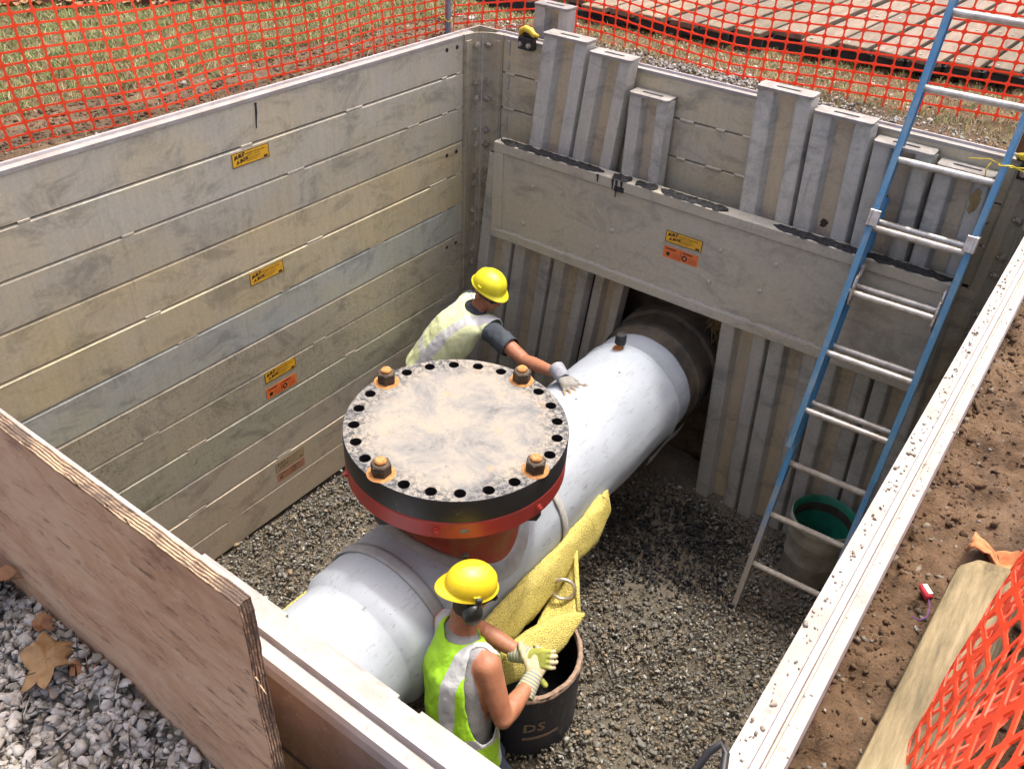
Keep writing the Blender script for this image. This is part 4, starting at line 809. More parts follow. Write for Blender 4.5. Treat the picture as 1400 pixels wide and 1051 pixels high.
for s, base in ((1, FOOT+RT*.032), (-1, FOOT+RT*(LW-.032))):
    mb = MB(); z = RS*6+.02
    for i in range(9):
        pass
    pth = [(z+.10, .02), (z+.095, .055), (z+.06, .062), (z+.05, .10), (z+.0, .105), (z-.06, .10), (z-.085, .075), (z-.07, .06)]
    mb2 = MB()
    for (za, fa), (zb, fb) in zip(pth[:-1], pth[1:]):
        p, q = base+UPD*za+FW*fa, base+UPD*zb+FW*fb; mb2.tube([p, q], .009, 6)
    mb2.box(base+UPD*(z-.015)+FW*.085, (.006, .05, .13), LR3, bev=.002); mb2.build('rung_lock', 'clip_alu', t)
# yellow tie rope at the top of the ladder
t = thing('tie_rope', (2.86, -.05, 2.36), 'yellow rope tying the right ladder rail to the corner hook', 'rope')
c = FOOT+RT*LW+UPD*2.53+FW*.078
mb = MB(); mb.tube([c+RT*.03*math.cos(a)+FW*.05*math.sin(a)+UPD*.004*math.sin(a*2) for a in [i*math.pi/8 for i in range(16)]], .0035, 6, closed=True)
mb.tube([c-RT*.03, c-RT*.07+UPD*.012, c-RT*.11+UPD*.004, c-RT*.15-UPD*.004], .003, 6); mb.tube([c-RT*.06, c-RT*.07-UPD*.03, c-RT*.062-UPD*.06], .003, 6)
mb.tube([c+RT*.03, c+RT*.09-UPD*.01, c+RT*.16+Vector((0, .03, -.03)), c+RT*.23+Vector((0, .05, -.05))], .0035, 6); mb.tube([c+RT*.03, c+RT*.10+UPD*.012, c+RT*.18+Vector((0, .03, 0)), c+RT*.25+Vector((0, .05, -.02))], .0035, 6)
mb.build('cord', 'yellow_rope', t, True)
def hook(name, loc, label, sc=1, mir=1):
    t = thing(name, loc, label, 'clamp'); L = Vector(loc)
    b = MB(); b.box(L+Vector((0, 0, -.02))*sc, (.11*sc, .05*sc, .075*sc), bev=.004); b.build('bracket', 'black_rubber', t)
    for s in (-1, 1):
        b = MB(); hexnut(b, L+Vector((s*.032, -.025, -.025))*sc, .016*sc, .014*sc, (0, -1, 0)); cyl(b, L+Vector((s*.032, -.02, -.025))*sc, L+Vector((s*.032, -.048, -.025))*sc, .008*sc, 8); b.build('bolt', 'bolt_steel', t)
    b = MB(); pts = [L+Vector((mir*x, y, z))*sc for x, y, z in [(-.05, .0, .02), (-.04, -.005, .05), (-.01, -.01, .068), (.03, -.012, .062), (.055, -.01, .04), (.085, -.005, .036)]]; b.tube(pts, [.014*sc, .018*sc, .02*sc, .02*sc, .018*sc, .012*sc], 10); b.build('hook', 'yellow_hook', t, True)
    b = MB(); b.tube([L+Vector((mir*x, y, z))*sc for x, y, z in [(-.03, .01, .03), (.03, .0, .028), (.08, -.01, .03)]], .013*sc, 8); b.build('pin', 'rusty_bolt', t, True)
hook('panel_clamp', (.345, -.03, 2.455), 'black bracket with yellow hook clamped on the end panel top by the corner', .9)
hook('panel_clamp', (2.96, -.02, 2.43), 'yellow hooked clamp with black pin beside the right ladder rail and brown stake', .95, -1)

# ---------------------------------------------------------------- orange safety netting
HOLE2 = [(.10, .26), (.22, .13), (.78, .13), (.90, .26), (.90, .74), (.78, .87), (.22, .87), (.10, .74)]
def net(parent, fn, ns, nt, name='net', thick=False):
    hole = HOLE2 if thick else [(.05, .25), (.14, .09), (.86, .09), (.95, .25), (.95, .75), (.86, .91), (.14, .91), (.05, .75)]
    v = []; f = []; off = wloc(parent); g = {}
    for j in range(nt+1):
        for i in range(ns+1): g[i, j] = len(v); v.append(tuple(Vector(fn(i, j))-off))
    for j in range(nt):
        for i in range(ns):
            k = len(v)
            for a, b in hole: v.append(tuple(Vector(fn(i+a, j+b))-off))
            A, B, C, D = g[i, j], g[i+1, j], g[i+1, j+1], g[i, j+1]
            f += [(A, B, k+2, k+1), (B, k+3, k+2), (B, C, k+4, k+3), (C, k+5, k+4), (C, D, k+6, k+5), (D, k+7, k+6), (D, A, k, k+7), (A, k+1, k)]
    me = bpy.data.meshes.new(name); me.from_pydata(v, [], f); me.update()
    o = link(name, me, 'net_orange', parent); md = o.modifiers.new('s', 'SOLIDIFY'); md.thickness = .0022; md.offset = 0; return o
def polypath(pts):
    P = [Vector(p) for p in pts]; L = [0]
    for a, b in zip(P[:-1], P[1:]): L.append(L[-1]+(b-a).length)
    def at(s):
        s = max(0, min(L[-1]-1e-6, s))
        for i in range(len(P)-1):
            if s <= L[i+1]: return P[i].lerp(P[i+1], (s-L[i])/(L[i+1]-L[i]))
    return at, L[-1]
at, LL = polypath([(-.235, -3.6), (-.235, -2.2), (-.225, -1.2), (-.205, -.06)])
t = thing('safety_fence', (-.22, -1.8, 2.4), 'orange plastic safety netting along the grass verge outside the sticker wall', 'fence')
def lf(i, j):
    s = i*.0862; z = j*.0435; p = at(s); w = .035*math.sin(s*1.9+1)*min(1, z*2)+.012*math.sin(s*5+z*4)
    return (p.x+w-.02*z, p.y+.02*z+.006*math.sin(z*9+s*2)-.10*z, 2.375+z+.018*math.sin(s*2.3)+.006*math.sin(s*7)+.02*math.sin(s*1.1+z))
net(t, lf, int(LL/.0862), 28)
mb = MB(); mb.box((-.205, -.055, 2.85), (.028, .028, 1.1), bev=.003); mb.build('post', 'steel_post', t)
mb = MB(); mb.tube([(-.205+.022*math.cos(a), -.055+.022*math.sin(a), 2.47+.01*math.sin(a*2)) for a in [i*.7854 for i in range(8)]], .003, 6, closed=True); mb.tube([(-.227, -.07, 2.47), (-.26, -.10, 2.50)], .003, 6); mb.build('tie', 'yellow_rope', t)
at2, LL2 = polypath([(-.19, -.03), (.1, .42), (.6, .46), (1.44, .32), (2.15, .47), (3.4, .86)])
t = thing('safety_fence', (1.5, .45, 2.4), 'orange plastic safety netting in front of the timber mat', 'fence')
def bfn(i, j):
    s = i*.088; z = j*.049; p = at2(s); return (p.x+.006*math.sin(z*7+s*3), p.y+.03*math.sin(s*2.2+z*2)*min(1, z*2)+.03*z, 2.385+z+.012*math.sin(s*3)+.012*math.sin(s*1.3+1))
net(t, bfn, int(LL2/.088), 26)
t = thing('fence_stake', (2.905, .20, 2.35), 'brown wooden stake beside the yellow clamp at the ladder top', 'stake')
mb = MB(); mb.box((2.93, .23, 2.75), (.085, .045, 1.0), Matrix.Rotation(.18, 3, 'Y'), bev=.003); mb.build('stake_body', 'stake_wood', t)
# near netting, slumped over the lying post
t = thing('safety_fence', (3.4, -3.0, 2.4), 'orange netting slumped over the lying wooden post in the near corner', 'fence')
def nf(i, j):
    s = i*.050; y = -1.92-s; z = j*.040
    x = 3.330+.03*math.sin(s*2.2+.4)-.055*max(0, s-.6)+.05*z+.14*z*z+.034*math.sin(i*.47+z*4)*min(1, .25+z*2)+.010*math.sin(i*1.3+z*7)
    return (x, y+.10*z+.03*math.sin(z*6+i*.21), 2.455+z*.88+.02*math.sin(i*.42+z*5))
net(t, nf, 42, 31, thick=True)
# ---------------------------------------------------------------- timber mat
t = thing('timber_mat', (1.8, 2.0, 2.4), 'pale wooden board mat on dark bearers beyond the orange netting', 'timber mat')
r3 = random.Random(5)
for k in range(24):
    x = -.55+.19*k; y0 = .72+.205*max(0, x-.3)+r3.uniform(-.02, .02)+(.10 if k % 7 == 3 else 0); y1 = y0+3.4; ang_ = .05
    mb = MB(); L = y1-y0; mb.box((x+.08+ang_*L/2, (y0+y1)/2, 2.492+r3.uniform(-.004, .004)), (.160, L, .034), Matrix.Rotation(-ang_, 3, 'Z') @ Matrix.Rotation(r3.uniform(-.02, .02), 3, 'Y'), bev=.004)
    o = mb.build('board', 'deck_wood', t); g = r3.uniform(.78, 1.15); col(o, (g, g*r3.uniform(.94, 1), g*r3.uniform(.86, 1)))
    b = MB()
    for yy in (y0+.06, y0+.9):
        for dx in (.04, .11): cyl(b, (x+dx+ang_*(yy-y0), yy, 2.506), (x+dx+ang_*(yy-y0), yy, 2.5125), .008, 8)
    b.build('nail', 'clip_alu', o)
    if k > 4:
        b = MB(); b.box((x+.08, y0+.045, 2.45), (.175, .05, .046), Matrix.Rotation(.2, 3, 'Z')); b.build('end_block', 'deck_dark', t)
for d in (.06, 1.0, 2.0):
    mb = MB(); mb.box((1.7, .78+.205*1.4+d+.03, 2.428), (4.6, .12, .05), Matrix.Rotation(.2, 3, 'Z')); mb.build('bearer', 'deck_dark', t)
# brick edging and leaf litter at the far verge
t = thing('brick_edging', (-2.4, -1.2, 2.38), 'reddish brick edging behind dry leaves at the far verge', 'edging')
for k in range(9):
    p = Vector((-2.56, -1.64, 2.41)).lerp(Vector((-1.34, -.14, 2.41)), k/8); mb = MB(); mb.box(p, (.10, .215, .075), Matrix.Rotation(-.69, 3, 'Z'), bev=.006); mb.build('brick', 'brick', t)
def leaf(name, loc, size, rot, label, mat, seed, group=None, cat='leaf'):
    t = thing(name, loc, label, cat, group); R3 = Matrix.Rotation(rot, 3, 'Z'); L = Vector(loc)
    lob = [1, .55, .85, .5, .95, .55, .7, .45, .8, .5, .9, .55]
    def fn(u, v):
        a = u*2*math.pi; k = int(u*12) % 12; f = u*12-int(u*12); r = lob[k]*(1-f)+lob[(k+1) % 12]*f
        p = Vector((math.cos(a)*r*v*size*1.25, math.sin(a)*r*v*size, 0)); p.z = size*(.28*fbm(p.x/size*1.5, p.y/size*1.5, seed, 3)+.35*v*v*math.sin(a*2+seed)+.12); return L+R3 @ p
    b = MB(); b.grid(fn, 36, 7, 0, True); o = b.build('blade', mat, t, True); sd = o.modifiers.new('s', 'SOLIDIFY'); sd.thickness = .0012
    b = MB(); b.tube([L+R3 @ Vector((size*.9, 0, .01)), L+R3 @ Vector((size*1.5, size*.15, .012))], .0014, 5); b.build('stalk', mat, t)
leaf('dry_leaf', (1.722, -3.82, 2.39), .075, .6, 'large curled rust brown leaf heaped at the plywood base', 'leaf', 2)
leaf('dry_leaf', (1.70, -3.86, 2.385), .07, 2.4, 'rust brown leaf folded under the largest curled leaf', 'leaf', 5)
leaf('dry_leaf', (1.975, -3.83, 2.36), .062, -.5, 'flat tan brown leaf lying alone on the pale gravel', 'leaf_pale', 7)
leaf('dry_leaf', (2.035, -3.795, 2.35), .03, 1.2, 'small reddish leaf scrap tucked beside the tan leaf', 'leaf', 9)
leaf('dry_leaf', (1.885, -3.79, 2.36), .026, .3, 'small rusty leaf scrap at the plywood above the gravel', 'leaf', 11)
mb = MB()
for k in range(60):
    p = Vector((-2.46, -1.70, 2.425)).lerp(Vector((-1.75, -.75, 2.425)), rr.random())+Vector((rr.uniform(-.06, .14), rr.uniform(-.14, .06), rr.uniform(-.01, .025))); sz = rr.uniform(.02, .045); a0 = rr.uniform(0, 6)
    mb.grid(lambda u, v: p+Vector((math.cos(a0)*sz*(u-.5)*2-math.sin(a0)*sz*(v-.5)*(1.2-abs(u-.5)*2), math.sin(a0)*sz*(u-.5)*2+math.cos(a0)*sz*(v-.5)*(1.2-abs(u-.5)*2), sz*.6*fbm(u*3, v*3, k, 2)+sz*.5*abs(v-.5))), 5, 4, rr.randrange(3))
tag(mb.build('leaf_litter', ['leaf', 'leaf_pale', 'straw'], None, True), 'brown leaf litter heaped along the brick edging', 'leaves', kind='stuff')
# ---------------------------------------------------------------- lying post, board, rag, marker, hose, wire
t = thing('wooden_post', (3.27, -2.95, 2.36), 'thick pale timber post lying in the dirt under slumped orange netting', 'post')
mb = MB(); A = Vector((3.325, -2.56, 2.405)); B = Vector((3.275, -3.75, 2.435)); ax = (B-A).normalized(); sd = Vector((0, 0, 1)).cross(ax).normalized(); upv = ax.cross(sd)
def lg(u, v):
    a = u*2*math.pi; p = A.lerp(B, v); sq = (abs(math.cos(a))**9+abs(math.sin(a))**9)**(-1/9); rr_ = .060*sq*(1+.012*fbm(v*5, math.cos(a), 3)); k = min(1, v/.05); ch = .72+.28*k; nt = 1
    tw = .18; ca, sa = math.cos(a+tw), math.sin(a+tw)
    return p+(sd*ca*(.62+.38*k)+upv*sa*ch)*rr_*nt
mb.grid(lg, 48, 70, 0, True); mb.build('post_body', 'log_wood', t, True, sharp=35)
mb = MB(); cR = A+ax*.0; mb.add([cR]+[Vector(lg(i/28, 0)) for i in range(28)], [(0, 1+i, 1+(i+1) % 28) for i in range(28)]); mb.build('post_end', 'log_wood', t)
t = thing('weathered_board', (3.62, -3.3, 2.42), 'grey weathered board lying behind the slumped netting', 'board')
for k in range(3):
    mb = MB(); mb.box((3.58+.15*k, -3.25, 2.45+.004*k), (.13, 1.5, .03), Matrix.Rotation(.10, 3, 'Z'), bev=.004); mb.build('plank', 'grey_wood', t)
t = thing('orange_rag', (3.33, -2.46, 2.36), 'crumpled orange cloth scrap beyond the lying post tip', 'rag')
mb = MB(); mb.grid(lambda u, v: (3.265+.16*u, -2.48+.07*v-.03*u, 2.385+.025*fbm(u*5, v*5, 3)+.02*math.sin(u*7+v*3)), 16, 10); o = mb.build('cloth', 'orange_rag', t, True); sd_ = o.modifiers.new('s', 'SOLIDIFY'); sd_.thickness = .003
t = thing('line_marker', (3.226, -2.644, 2.36), 'small red and white marker with purple string on the dirt', 'marker')
mb = MB(); mb.tube([(3.212, -2.628, 2.372), (3.216, -2.633, 2.374), (3.235, -2.655, 2.372)], [.004, .008, .0095], 10); mb.build('red_shell', 'red_flag', t, True)
mb = MB(); mb.box((3.226, -2.642, 2.3815), (.010, .026, .003), Matrix.Rotation(.75, 3, 'Z')); mb.build('white_face', 'white_flag', t)
mb = MB(); mb.tube([(3.235, -2.655, 2.37), (3.243, -2.672, 2.366), (3.245, -2.70, 2.364), (3.235, -2.72, 2.366), (3.22, -2.715, 2.362)], .0015, 5); mb.build('string', 'purple_string', t)
t = thing('black_hose', (3.05, -3.3, 2.44), 'black hose looping over the near end of the side rail', 'hose')
mb = MB(); mb.tube([(3.0, -3.42, 2.30), (3.022, -3.355, 2.42), (3.034, -3.315, 2.47), (3.045, -3.296, 2.482), (3.058, -3.305, 2.478), (3.068, -3.335, 2.47), (3.075, -3.40, 2.462), (3.10, -3.55, 2.462), (3.2, -3.9, 2.40)], .0065, 10); mb.build('hose_body', 'black_rubber', t, True)
t = thing('thin_wire', (2.3, -1.5, .02), 'thin black wire trailing across the gravel to the drum', 'wire')
mb = MB(); mb.tube([(2.10, -1.80, .46), (2.14, -1.74, .30), (2.18, -1.66, .05), (2.24, -1.56, .03), (2.32, -1.40, .032), (2.36, -1.25, .03), (2.42, -1.1, .028)], .0028, 6); mb.build('wire_body', 'black_rubber', t, True)
t = thing('straw_tuft', (1.74, .05, 1.05), 'dry straw tuft hanging beside the dark pipe under the waler', 'straw')
mb = MB()
for k in range(60):
    a = Vector((1.72+rr.uniform(-.03, .05), .10+rr.uniform(-.06, .08), 1.14+rr.uniform(-.04, .06))); d = Vector((rr.uniform(-.05, .06), rr.uniform(-.06, .03), -rr.uniform(.05, .16))); mb.tube([a, a+d*.5+Vector((rr.uniform(-.01, .01), 0, 0)), a+d], [.0016, .0014, .0008], 4)
mb.build('straw_stems', 'straw', t)
# mud heaped at the foot of the sheet piles
mb = MB(); mb.grid(lambda u, v: (.05+3.0*u, .12-.42*v, -.02+(.10+.05*fbm(u*8, 2, 1))*(1-v)**1.5+.02*fbm(u*20, v*5, 3)-.02*v), 90, 14)
tag(mb.build('mud_heap', 'pit_floor', None, True), kind='structure')

# ---------------------------------------------------------------- people
def sphere(bm, c, r):
    bmesh.ops.create_uvsphere(bm, u_segments=16, v_segments=10, radius=1, matrix=Matrix.Translation(c) @ Matrix.Diagonal((*((r, r, r) if isinstance(r, (int, float)) else r), 1)))
def blob(prims, vox, smooth=4):
    """prims: ('cone', p0, r0, p1, r1) | ('ell', c, (rx,ry,rz), R3) | ('hull', [(c, (rx,ry,rz), R3), ...]); one continuous surface"""
    allv, allf = [], []
    for p in prims:
        bm = bmesh.new()
        els = [(p[1], (p[2],)*3, None), (p[3], (p[4],)*3, None)] if p[0] == 'cone' else ([(p[1], p[2], p[3])] if p[0] == 'ell' else p[1])
        for c, r, R3 in els:
            M_ = Matrix.Translation(Vector(c)) @ ((R3.to_4x4()) if R3 is not None else Matrix.Identity(4)) @ Matrix.Diagonal((*r, 1))
            bmesh.ops.create_uvsphere(bm, u_segments=20, v_segments=12, radius=1, matrix=M_)
        if len(els) > 1:
            res = bmesh.ops.convex_hull(bm, input=bm.verts[:]); 
            dead = [e for e in res['geom_interior'] if isinstance(e, bmesh.types.BMVert)]; bmesh.ops.delete(bm, geom=dead, context='VERTS')
        bm.verts.index_update(); k = len(allv); allv += [v.co[:] for v in bm.verts]; allf += [tuple(v.index+k for v in f.verts) for f in bm.faces]; bm.free()
    me = bpy.data.meshes.new('tmp'); me.from_pydata(allv, [], allf); o = bpy.data.objects.new('tmp', me); COL.objects.link(o)
    r = o.modifiers.new('r', 'REMESH'); r.mode = 'VOXEL'; r.voxel_size = vox; r.use_smooth_shade = True
    s = o.modifiers.new('s', 'SMOOTH'); s.factor = .5; s.iterations = smooth
    out = bpy.data.meshes.new_from_object(o.evaluated_get(bpy.context.evaluated_depsgraph_get())); bpy.data.objects.remove(o); bpy.data.meshes.remove(me)
    out.polygons.foreach_set('use_smooth', [True]*len(out.polygons)); return out
def segd(P, a, b):
    a, b = np.array(a), np.array(b); d = b-a; t_ = np.clip(((P-a)@d)/(d@d), 0, 1); return np.linalg.norm(P-(a+t_[:, None]*d), axis=1)
def setmats(me, fn):
    P = np.array([p.center[:] for p in me.polygons]); me.polygons.foreach_set('material_index', np.asarray(fn(P), dtype=np.int32)); me.update()
def attr(me, fn):
    P = np.zeros(len(me.vertices)*3); me.vertices.foreach_get('co', P); P = P.reshape(-1, 3); A = me.attributes.new('tc', 'FLOAT_VECTOR', 'POINT'); A.data.foreach_set('vector', np.asarray(fn(P), dtype=np.float32).ravel())
def cutmesh(me, keepfn, it=6):
    """keep vertices where keepfn, then smooth the cut edge"""
    P = np.zeros(len(me.vertices)*3); me.vertices.foreach_get('co', P); P = P.reshape(-1, 3); k = keepfn(P)
    bm = bmesh.new(); bm.from_mesh(me); bm.verts.ensure_lookup_table(); bmesh.ops.delete(bm, geom=[bm.verts[i] for i in np.where(~k)[0]], context='VERTS')
    for _ in range(it):
        new = {}
        for v in bm.verts:
            nb = [e.other_vert(v) for e in v.link_edges if e.is_boundary]
            if len(nb) == 2: new[v] = v.co*.4+(nb[0].co+nb[1].co)*.3
        for v, c in new.items(): v.co = c
    bm.to_mesh(me); bm.free(); me.update()
def add(me, name, mats, parent, solid=0):
    me.transform(Matrix.Translation(-wloc(parent))); me.name = name; o = link(name, me, mats, parent)
    if solid: sd = o.modifiers.new('s', 'SOLIDIFY'); sd.thickness = solid; sd.offset = 1
    return o
def basis(fwd, up):
    u = Vector(up).normalized(); f = Vector(fwd); f = (f-u*f.dot(u)).normalized(); r = f.cross(u); return r, f, u   # right, forward, up
def hand(parent, wrist, dirv, palm_n, side, curl, mats, cuffmat, scale=1., spread=.10, cufflen=.07, name='glove'):
    """glove with five fingers. dirv: along the fingers, palm_n: out of the back of the hand, side: +1 thumb on left of (dir x back)"""
    D = Vector(dirv).normalized(); Nn = Vector(palm_n); Nn = (Nn-D*Nn.dot(D)).normalized(); S_ = D.cross(Nn)*side; W_ = Vector(wrist); s = scale
    pr = [('hull', [(W_+D*.01*s, (.030*s, .030*s, .022*s), None), (W_+D*.080*s+S_*.028*s, (.017*s,)*3, None), (W_+D*.085*s-S_*.028*s, (.016*s,)*3, None), (W_+D*.03*s+S_*.030*s, (.018*s,)*3, None)])]
    for k, (off, l0) in enumerate([(.030, .072), (.010, .082), (-.011, .076), (-.030, .060)]):
        p = W_+D*.085*s+S_*off*s; d = (D+S_*spread*(1.5-k)*.6).normalized(); r = .0100*s
        for j, (fr, cu) in enumerate([(.45, .35), (.32, .9), (.26, 1.3)]):
            a = curl[k]*cu; dd = (d*math.cos(a)-Nn*math.sin(a)).normalized(); q = p+dd*l0*fr*s; pr.append(('cone', p, r, q, r*.92)); p = q; r *= .92
    p = W_+D*.03*s+S_*.034*s; d = (D*.55+S_*.75-Nn*.25).normalized()
    for j, (L, a) in enumerate([(.040, 0), (.034, .5*curl[4]), (.026, 1.0*curl[4])]):
        dd = (d*math.cos(a)+(D*.8-Nn*.6).normalized()*math.sin(a)).normalized(); q = p+dd*L*s; pr.append(('cone', p, .0145*s, q, .0125*s)); p = q
    me = blob(pr, .0036*s, 3); NN = np.array(Nn); WW = np.array(W_); DD = np.array(D)
    setmats(me, lambda P: ((P-WW)@DD > .112*s).astype(int)); o = add(me, name, list(mats), parent)
    me = blob([('cone', W_-D*cufflen*s, .041*s, W_+D*.012*s, .033*s)], .006, 2); cutmesh(me, lambda P: ((P-WW)@DD > -cufflen*.98*s) & ((P-WW)@DD < .03*s)); attr(me, lambda P: np.stack([(P-WW)@DD, P[:, 1]*0, P[:, 2]*0], 1)); add(me, 'cuff', cuffmat, o, .003)
    return o
def head_prims(c, r, f, u, s=1.):
    c = Vector(c); R3 = Matrix((r, f, u)).transposed()
    return [('ell', c+u*.035*s-f*.008*s, (.076*s, .096*s, .095*s), R3), ('hull', [(c-u*.01*s+f*.035*s, (.058*s, .055*s, .06*s), R3), (c-u*.082*s+f*.058*s, (.026*s, .024*s, .022*s), R3), (c-u*.05*s-f*.005*s, (.055*s, .05*s, .045*s), R3)]),
            ('hull', [(c+u*.018*s+f*.092*s, (.008*s,)*3, None), (c-u*.022*s+f*.108*s, (.013*s, .013*s, .010*s), None)]),
            ('ell', c-u*.048*s+f*.088*s, (.022*s, .010*s, .009*s), R3), ('ell', c+u*.030*s+f*.083*s, (.052*s, .014*s, .012*s), R3),
            ('ell', c-u*.012*s+r*.080*s-f*.012*s, (.011*s, .020*s, .031*s), R3), ('ell', c-u*.012*s-r*.080*s-f*.012*s, (.011*s, .020*s, .031*s), R3)]
def hat(parent, c, r, f, u, mat, s=1.):
    """cap style hard hat; c = centre of its rim plane"""
    c = Vector(c); b = MB(); n = 64
    def fn(uu, v):
        a = uu*2*math.pi; ca, sa = math.cos(a), math.sin(a); rx, ry = .112*s, .134*s
        if v <= .80:
            q = v/.80; ph_ = (1-q)*math.pi/2; k = math.cos(ph_)**.80; h = math.sin(ph_)**1.0*.118*s; ridge = .007*s*math.exp(-(ca*rx*k/.012/s)**2)*(1 if q < .9 else 0)
            return c+r*(ca*rx*k)+f*(sa*ry*k)+u*(h+ridge+.012*s)
        q = (v-.80)/.20; ext = (.013+(.034*max(0, sa)**3))*s*q; drop = -.012*s*max(0, sa)**2*q
        return c+r*(ca*(rx+ext*.55))+f*(sa*ry+math.copysign(ext, sa)*abs(sa))+u*(.012*s*(1-q)+drop)
    b.grid(fn, n, 30, 0, True); o = b.build('hard_hat', mat, parent, True); md = o.modifiers.new('s', 'SOLIDIFY'); md.thickness = .004; md.offset = -1
    for sgn in (-1, 1):
        bb = MB(); bb.box(c+r*sgn*.110*s+u*.032*s, (.012*s, .036*s, .02*s), Matrix((r, f, u)).transposed(), bev=.003); bb.build('accessory_slot', mat, o)
    bb = MB(); bb.tube([c+r*.098*s*math.cos(a)+f*.118*s*math.sin(a)-u*.012*s for a in [i*math.pi/12 for i in range(24)]], .009*s, 6, closed=True); bb.build('headband', 'black_rubber', o)
    return o
def vest_from(prims, vox, keep, tc, mat, parent, drape=None):
    me = blob(prims, vox, 8); cutmesh(me, keep, 10)
    if drape:
        for v in me.vertices: v.co = drape(v.co)
    for v in me.vertices:
        nn_ = v.normal; p = v.co; v.co = p+nn_*(.009*fbm(p.x*9, p.y*9, p.z*4.5, 3)+.003*fbm(p.x*26, p.y*26, p.z*14, 2))
    me.update(); attr(me, tc); return add(me, 'safety_vest', mat, parent, .004)

# ---- far worker, reaching to the pipe
t = thing('person', (.32, -.72, 0), 'worker in dark tee shirt and pale lime vest leaning over to touch the white pipe', 'person')
V3 = Vector
pel, wai, che, sc = V3((.315, -.845, .66)), V3((.365, -.815, .79)), V3((.455, -.765, .945)), V3((.535, -.725, 1.065))
tu = (sc-pel).normalized(); tr, tf, tu = basis((.62, .62, -.5), tu); RT3 = Matrix((tr, tf, tu)).transposed()
shR = V3((.715, -.765, 1.045)); shL = V3((.415, -.600, 1.06)); elR = V3((1.00, -.83, 1.005)); wrR = V3((1.270, -.925, 1.095)); elL = V3((.34, -.50, .80)); wrL = V3((.36, -.60, .56))
hc = V3((.605, -.668, 1.222)); hf = V3((.90, -.16, -.30)); hr, hf, hu = basis(hf, (.26, .0, .95)); nk = V3((.56, -.705, 1.115))
hipR, hipL = V3((.38, -.92, .64)), V3((.25, -.76, .64)); knR, knL = V3((.52, -.76, .33)), V3((.36, -.58, .33)); anR, anL = V3((.32, -.95, .10)), V3((.12, -.78, .10))
torso = [('hull', [(pel, (.155, .115, .10), RT3), (wai, (.150, .110, .09), RT3)]), ('hull', [(wai, (.150, .110, .09), RT3), (che, (.165, .115, .10), RT3)]), ('hull', [(che, (.165, .115, .10), RT3), (sc, (.14, .072, .055), RT3)])]
limbs = [('cone', nk-V3((.03, 0, .05)), .056, hc-hu*.04, .049), ('hull', [(sc, (.055,)*3, None), (shR, (.060,)*3, None)]), ('hull', [(sc, (.055,)*3, None), (shL, (.060,)*3, None)]),
         ('cone', shR, .056, shR.lerp(elR, .5), .046), ('cone', shR.lerp(elR, .5), .045, elR, .037), ('cone', elR, .037, elR.lerp(wrR, .3), .039), ('cone', elR.lerp(wrR, .3), .039, wrR, .026), ('cone', wrR, .026, wrR+V3((.04, 0, -.005)), .024),
         ('cone', shL, .066, shL.lerp(elL, .62), .062), ('cone', shL.lerp(elL, .5), .052, elL, .042), ('cone', elL, .044, wrL, .029),
         ('cone', hipR, .092, knR, .062), ('cone', knR, .062, anR, .045), ('cone', hipL, .092, knL, .062), ('cone', knL, .062, anL, .045),
         ('hull', [(anR+V3((-.03, 0, -.05)), (.045, .045, .045), None), (anR+V3((.15, 0, -.06)), (.04, .04, .035), None)]), ('hull', [(anL+V3((-.03, 0, -.05)), (.045, .045, .045), None), (anL+V3((.15, 0, -.06)), (.04, .04, .035), None)])]
me = blob(torso+limbs+head_prims(hc, hr, hf, hu, .90), .0075, 3)
def matsF(P):
    mi = np.ones(len(P), int)   # shirt
    axc = np.array(shR); L = (np.array(elR)-axc); arm = ((P-axc)@L/(L@L) > .40) & (segd(P, shR, elR) < .075); fore = segd(P, elR, wrR) < .065; L2 = np.array(elL)-np.array(shL); arm2 = (((P-np.array(shL))@L2/(L2@L2)) > .66) & (segd(P, shL, elL) < .075); fore2 = segd(P, elL, wrL) < .065
    mi[arm | fore | arm2 | fore2] = 0
    hd = ((P-np.array(nk))@np.array((hc-nk).normalized())) > .012; mi[hd & (np.linalg.norm(P-np.array(hc), axis=1) < .17) & (segd(P, shL, shR) > .062)] = 0
    q = P-np.array(hc); mi[hd & (q@np.array(hf) < -.05) & (q@np.array(hu) > -.06) & (np.linalg.norm(q, axis=1) < .15)] = 2
    mi[(np.abs(q@np.array(hu)+.048) < .006) & (q@np.array(hf) > .085) & (np.abs(q@np.array(hr)) < .022)] = 3
    mi[(P[:, 2] < .74) & ((P-np.array(pel))@np.array(tu) < .05) & (segd(P, elL, wrL) > .07)] = 4; mi[(P[:, 2] < .12)] = 5
    return mi
setmats(me, matsF); add(me, 'body', ['skin', 'shirt_dark', 'hair', 'lips', 'jeans', 'boot'], t)
for sh_, el_ in ((shR, elR), (shL, elL)):
    ax_ = (el_-sh_).normalized(); L_ = (el_-sh_).length; sm_ = blob([('cone', sh_-ax_*.03, .063, sh_+ax_*L_*.40, .060), ('cone', sh_+ax_*L_*.40, .060, sh_+ax_*L_*.85, .056)], .008, 3)
    for v in sm_.vertices: v.co = v.co+v.normal*(.006*fbm(v.co.x*16, v.co.y*16, v.co.z*16, 3))
    cutmesh(sm_, lambda P: ((P-np.array(sh_))@np.array(ax_) < L_*.57) & ((P-np.array(sh_))@np.array(ax_) > -.02), 10); add(sm_, 'sleeve', 'shirt_dark', t, .003)
ho = hat(t, hc+hu*.046-hf*.006, hr, hf, (hu*.98+hf*.10).normalized(), 'hat_lime', .80)
mb = MB()
for s in (-1, 1):
    e = hc+hu*.010+hr*s*.030+hf*.083; mb.tube([e-hr*.021, e, e+hr*.021], [.010, .014, .010], 8); mb.tube([e+hr*s*.020, hc+hu*.012+hr*s*.070+hf*.03, hc+hu*.008+hr*s*.074-hf*.02], .0032, 6)
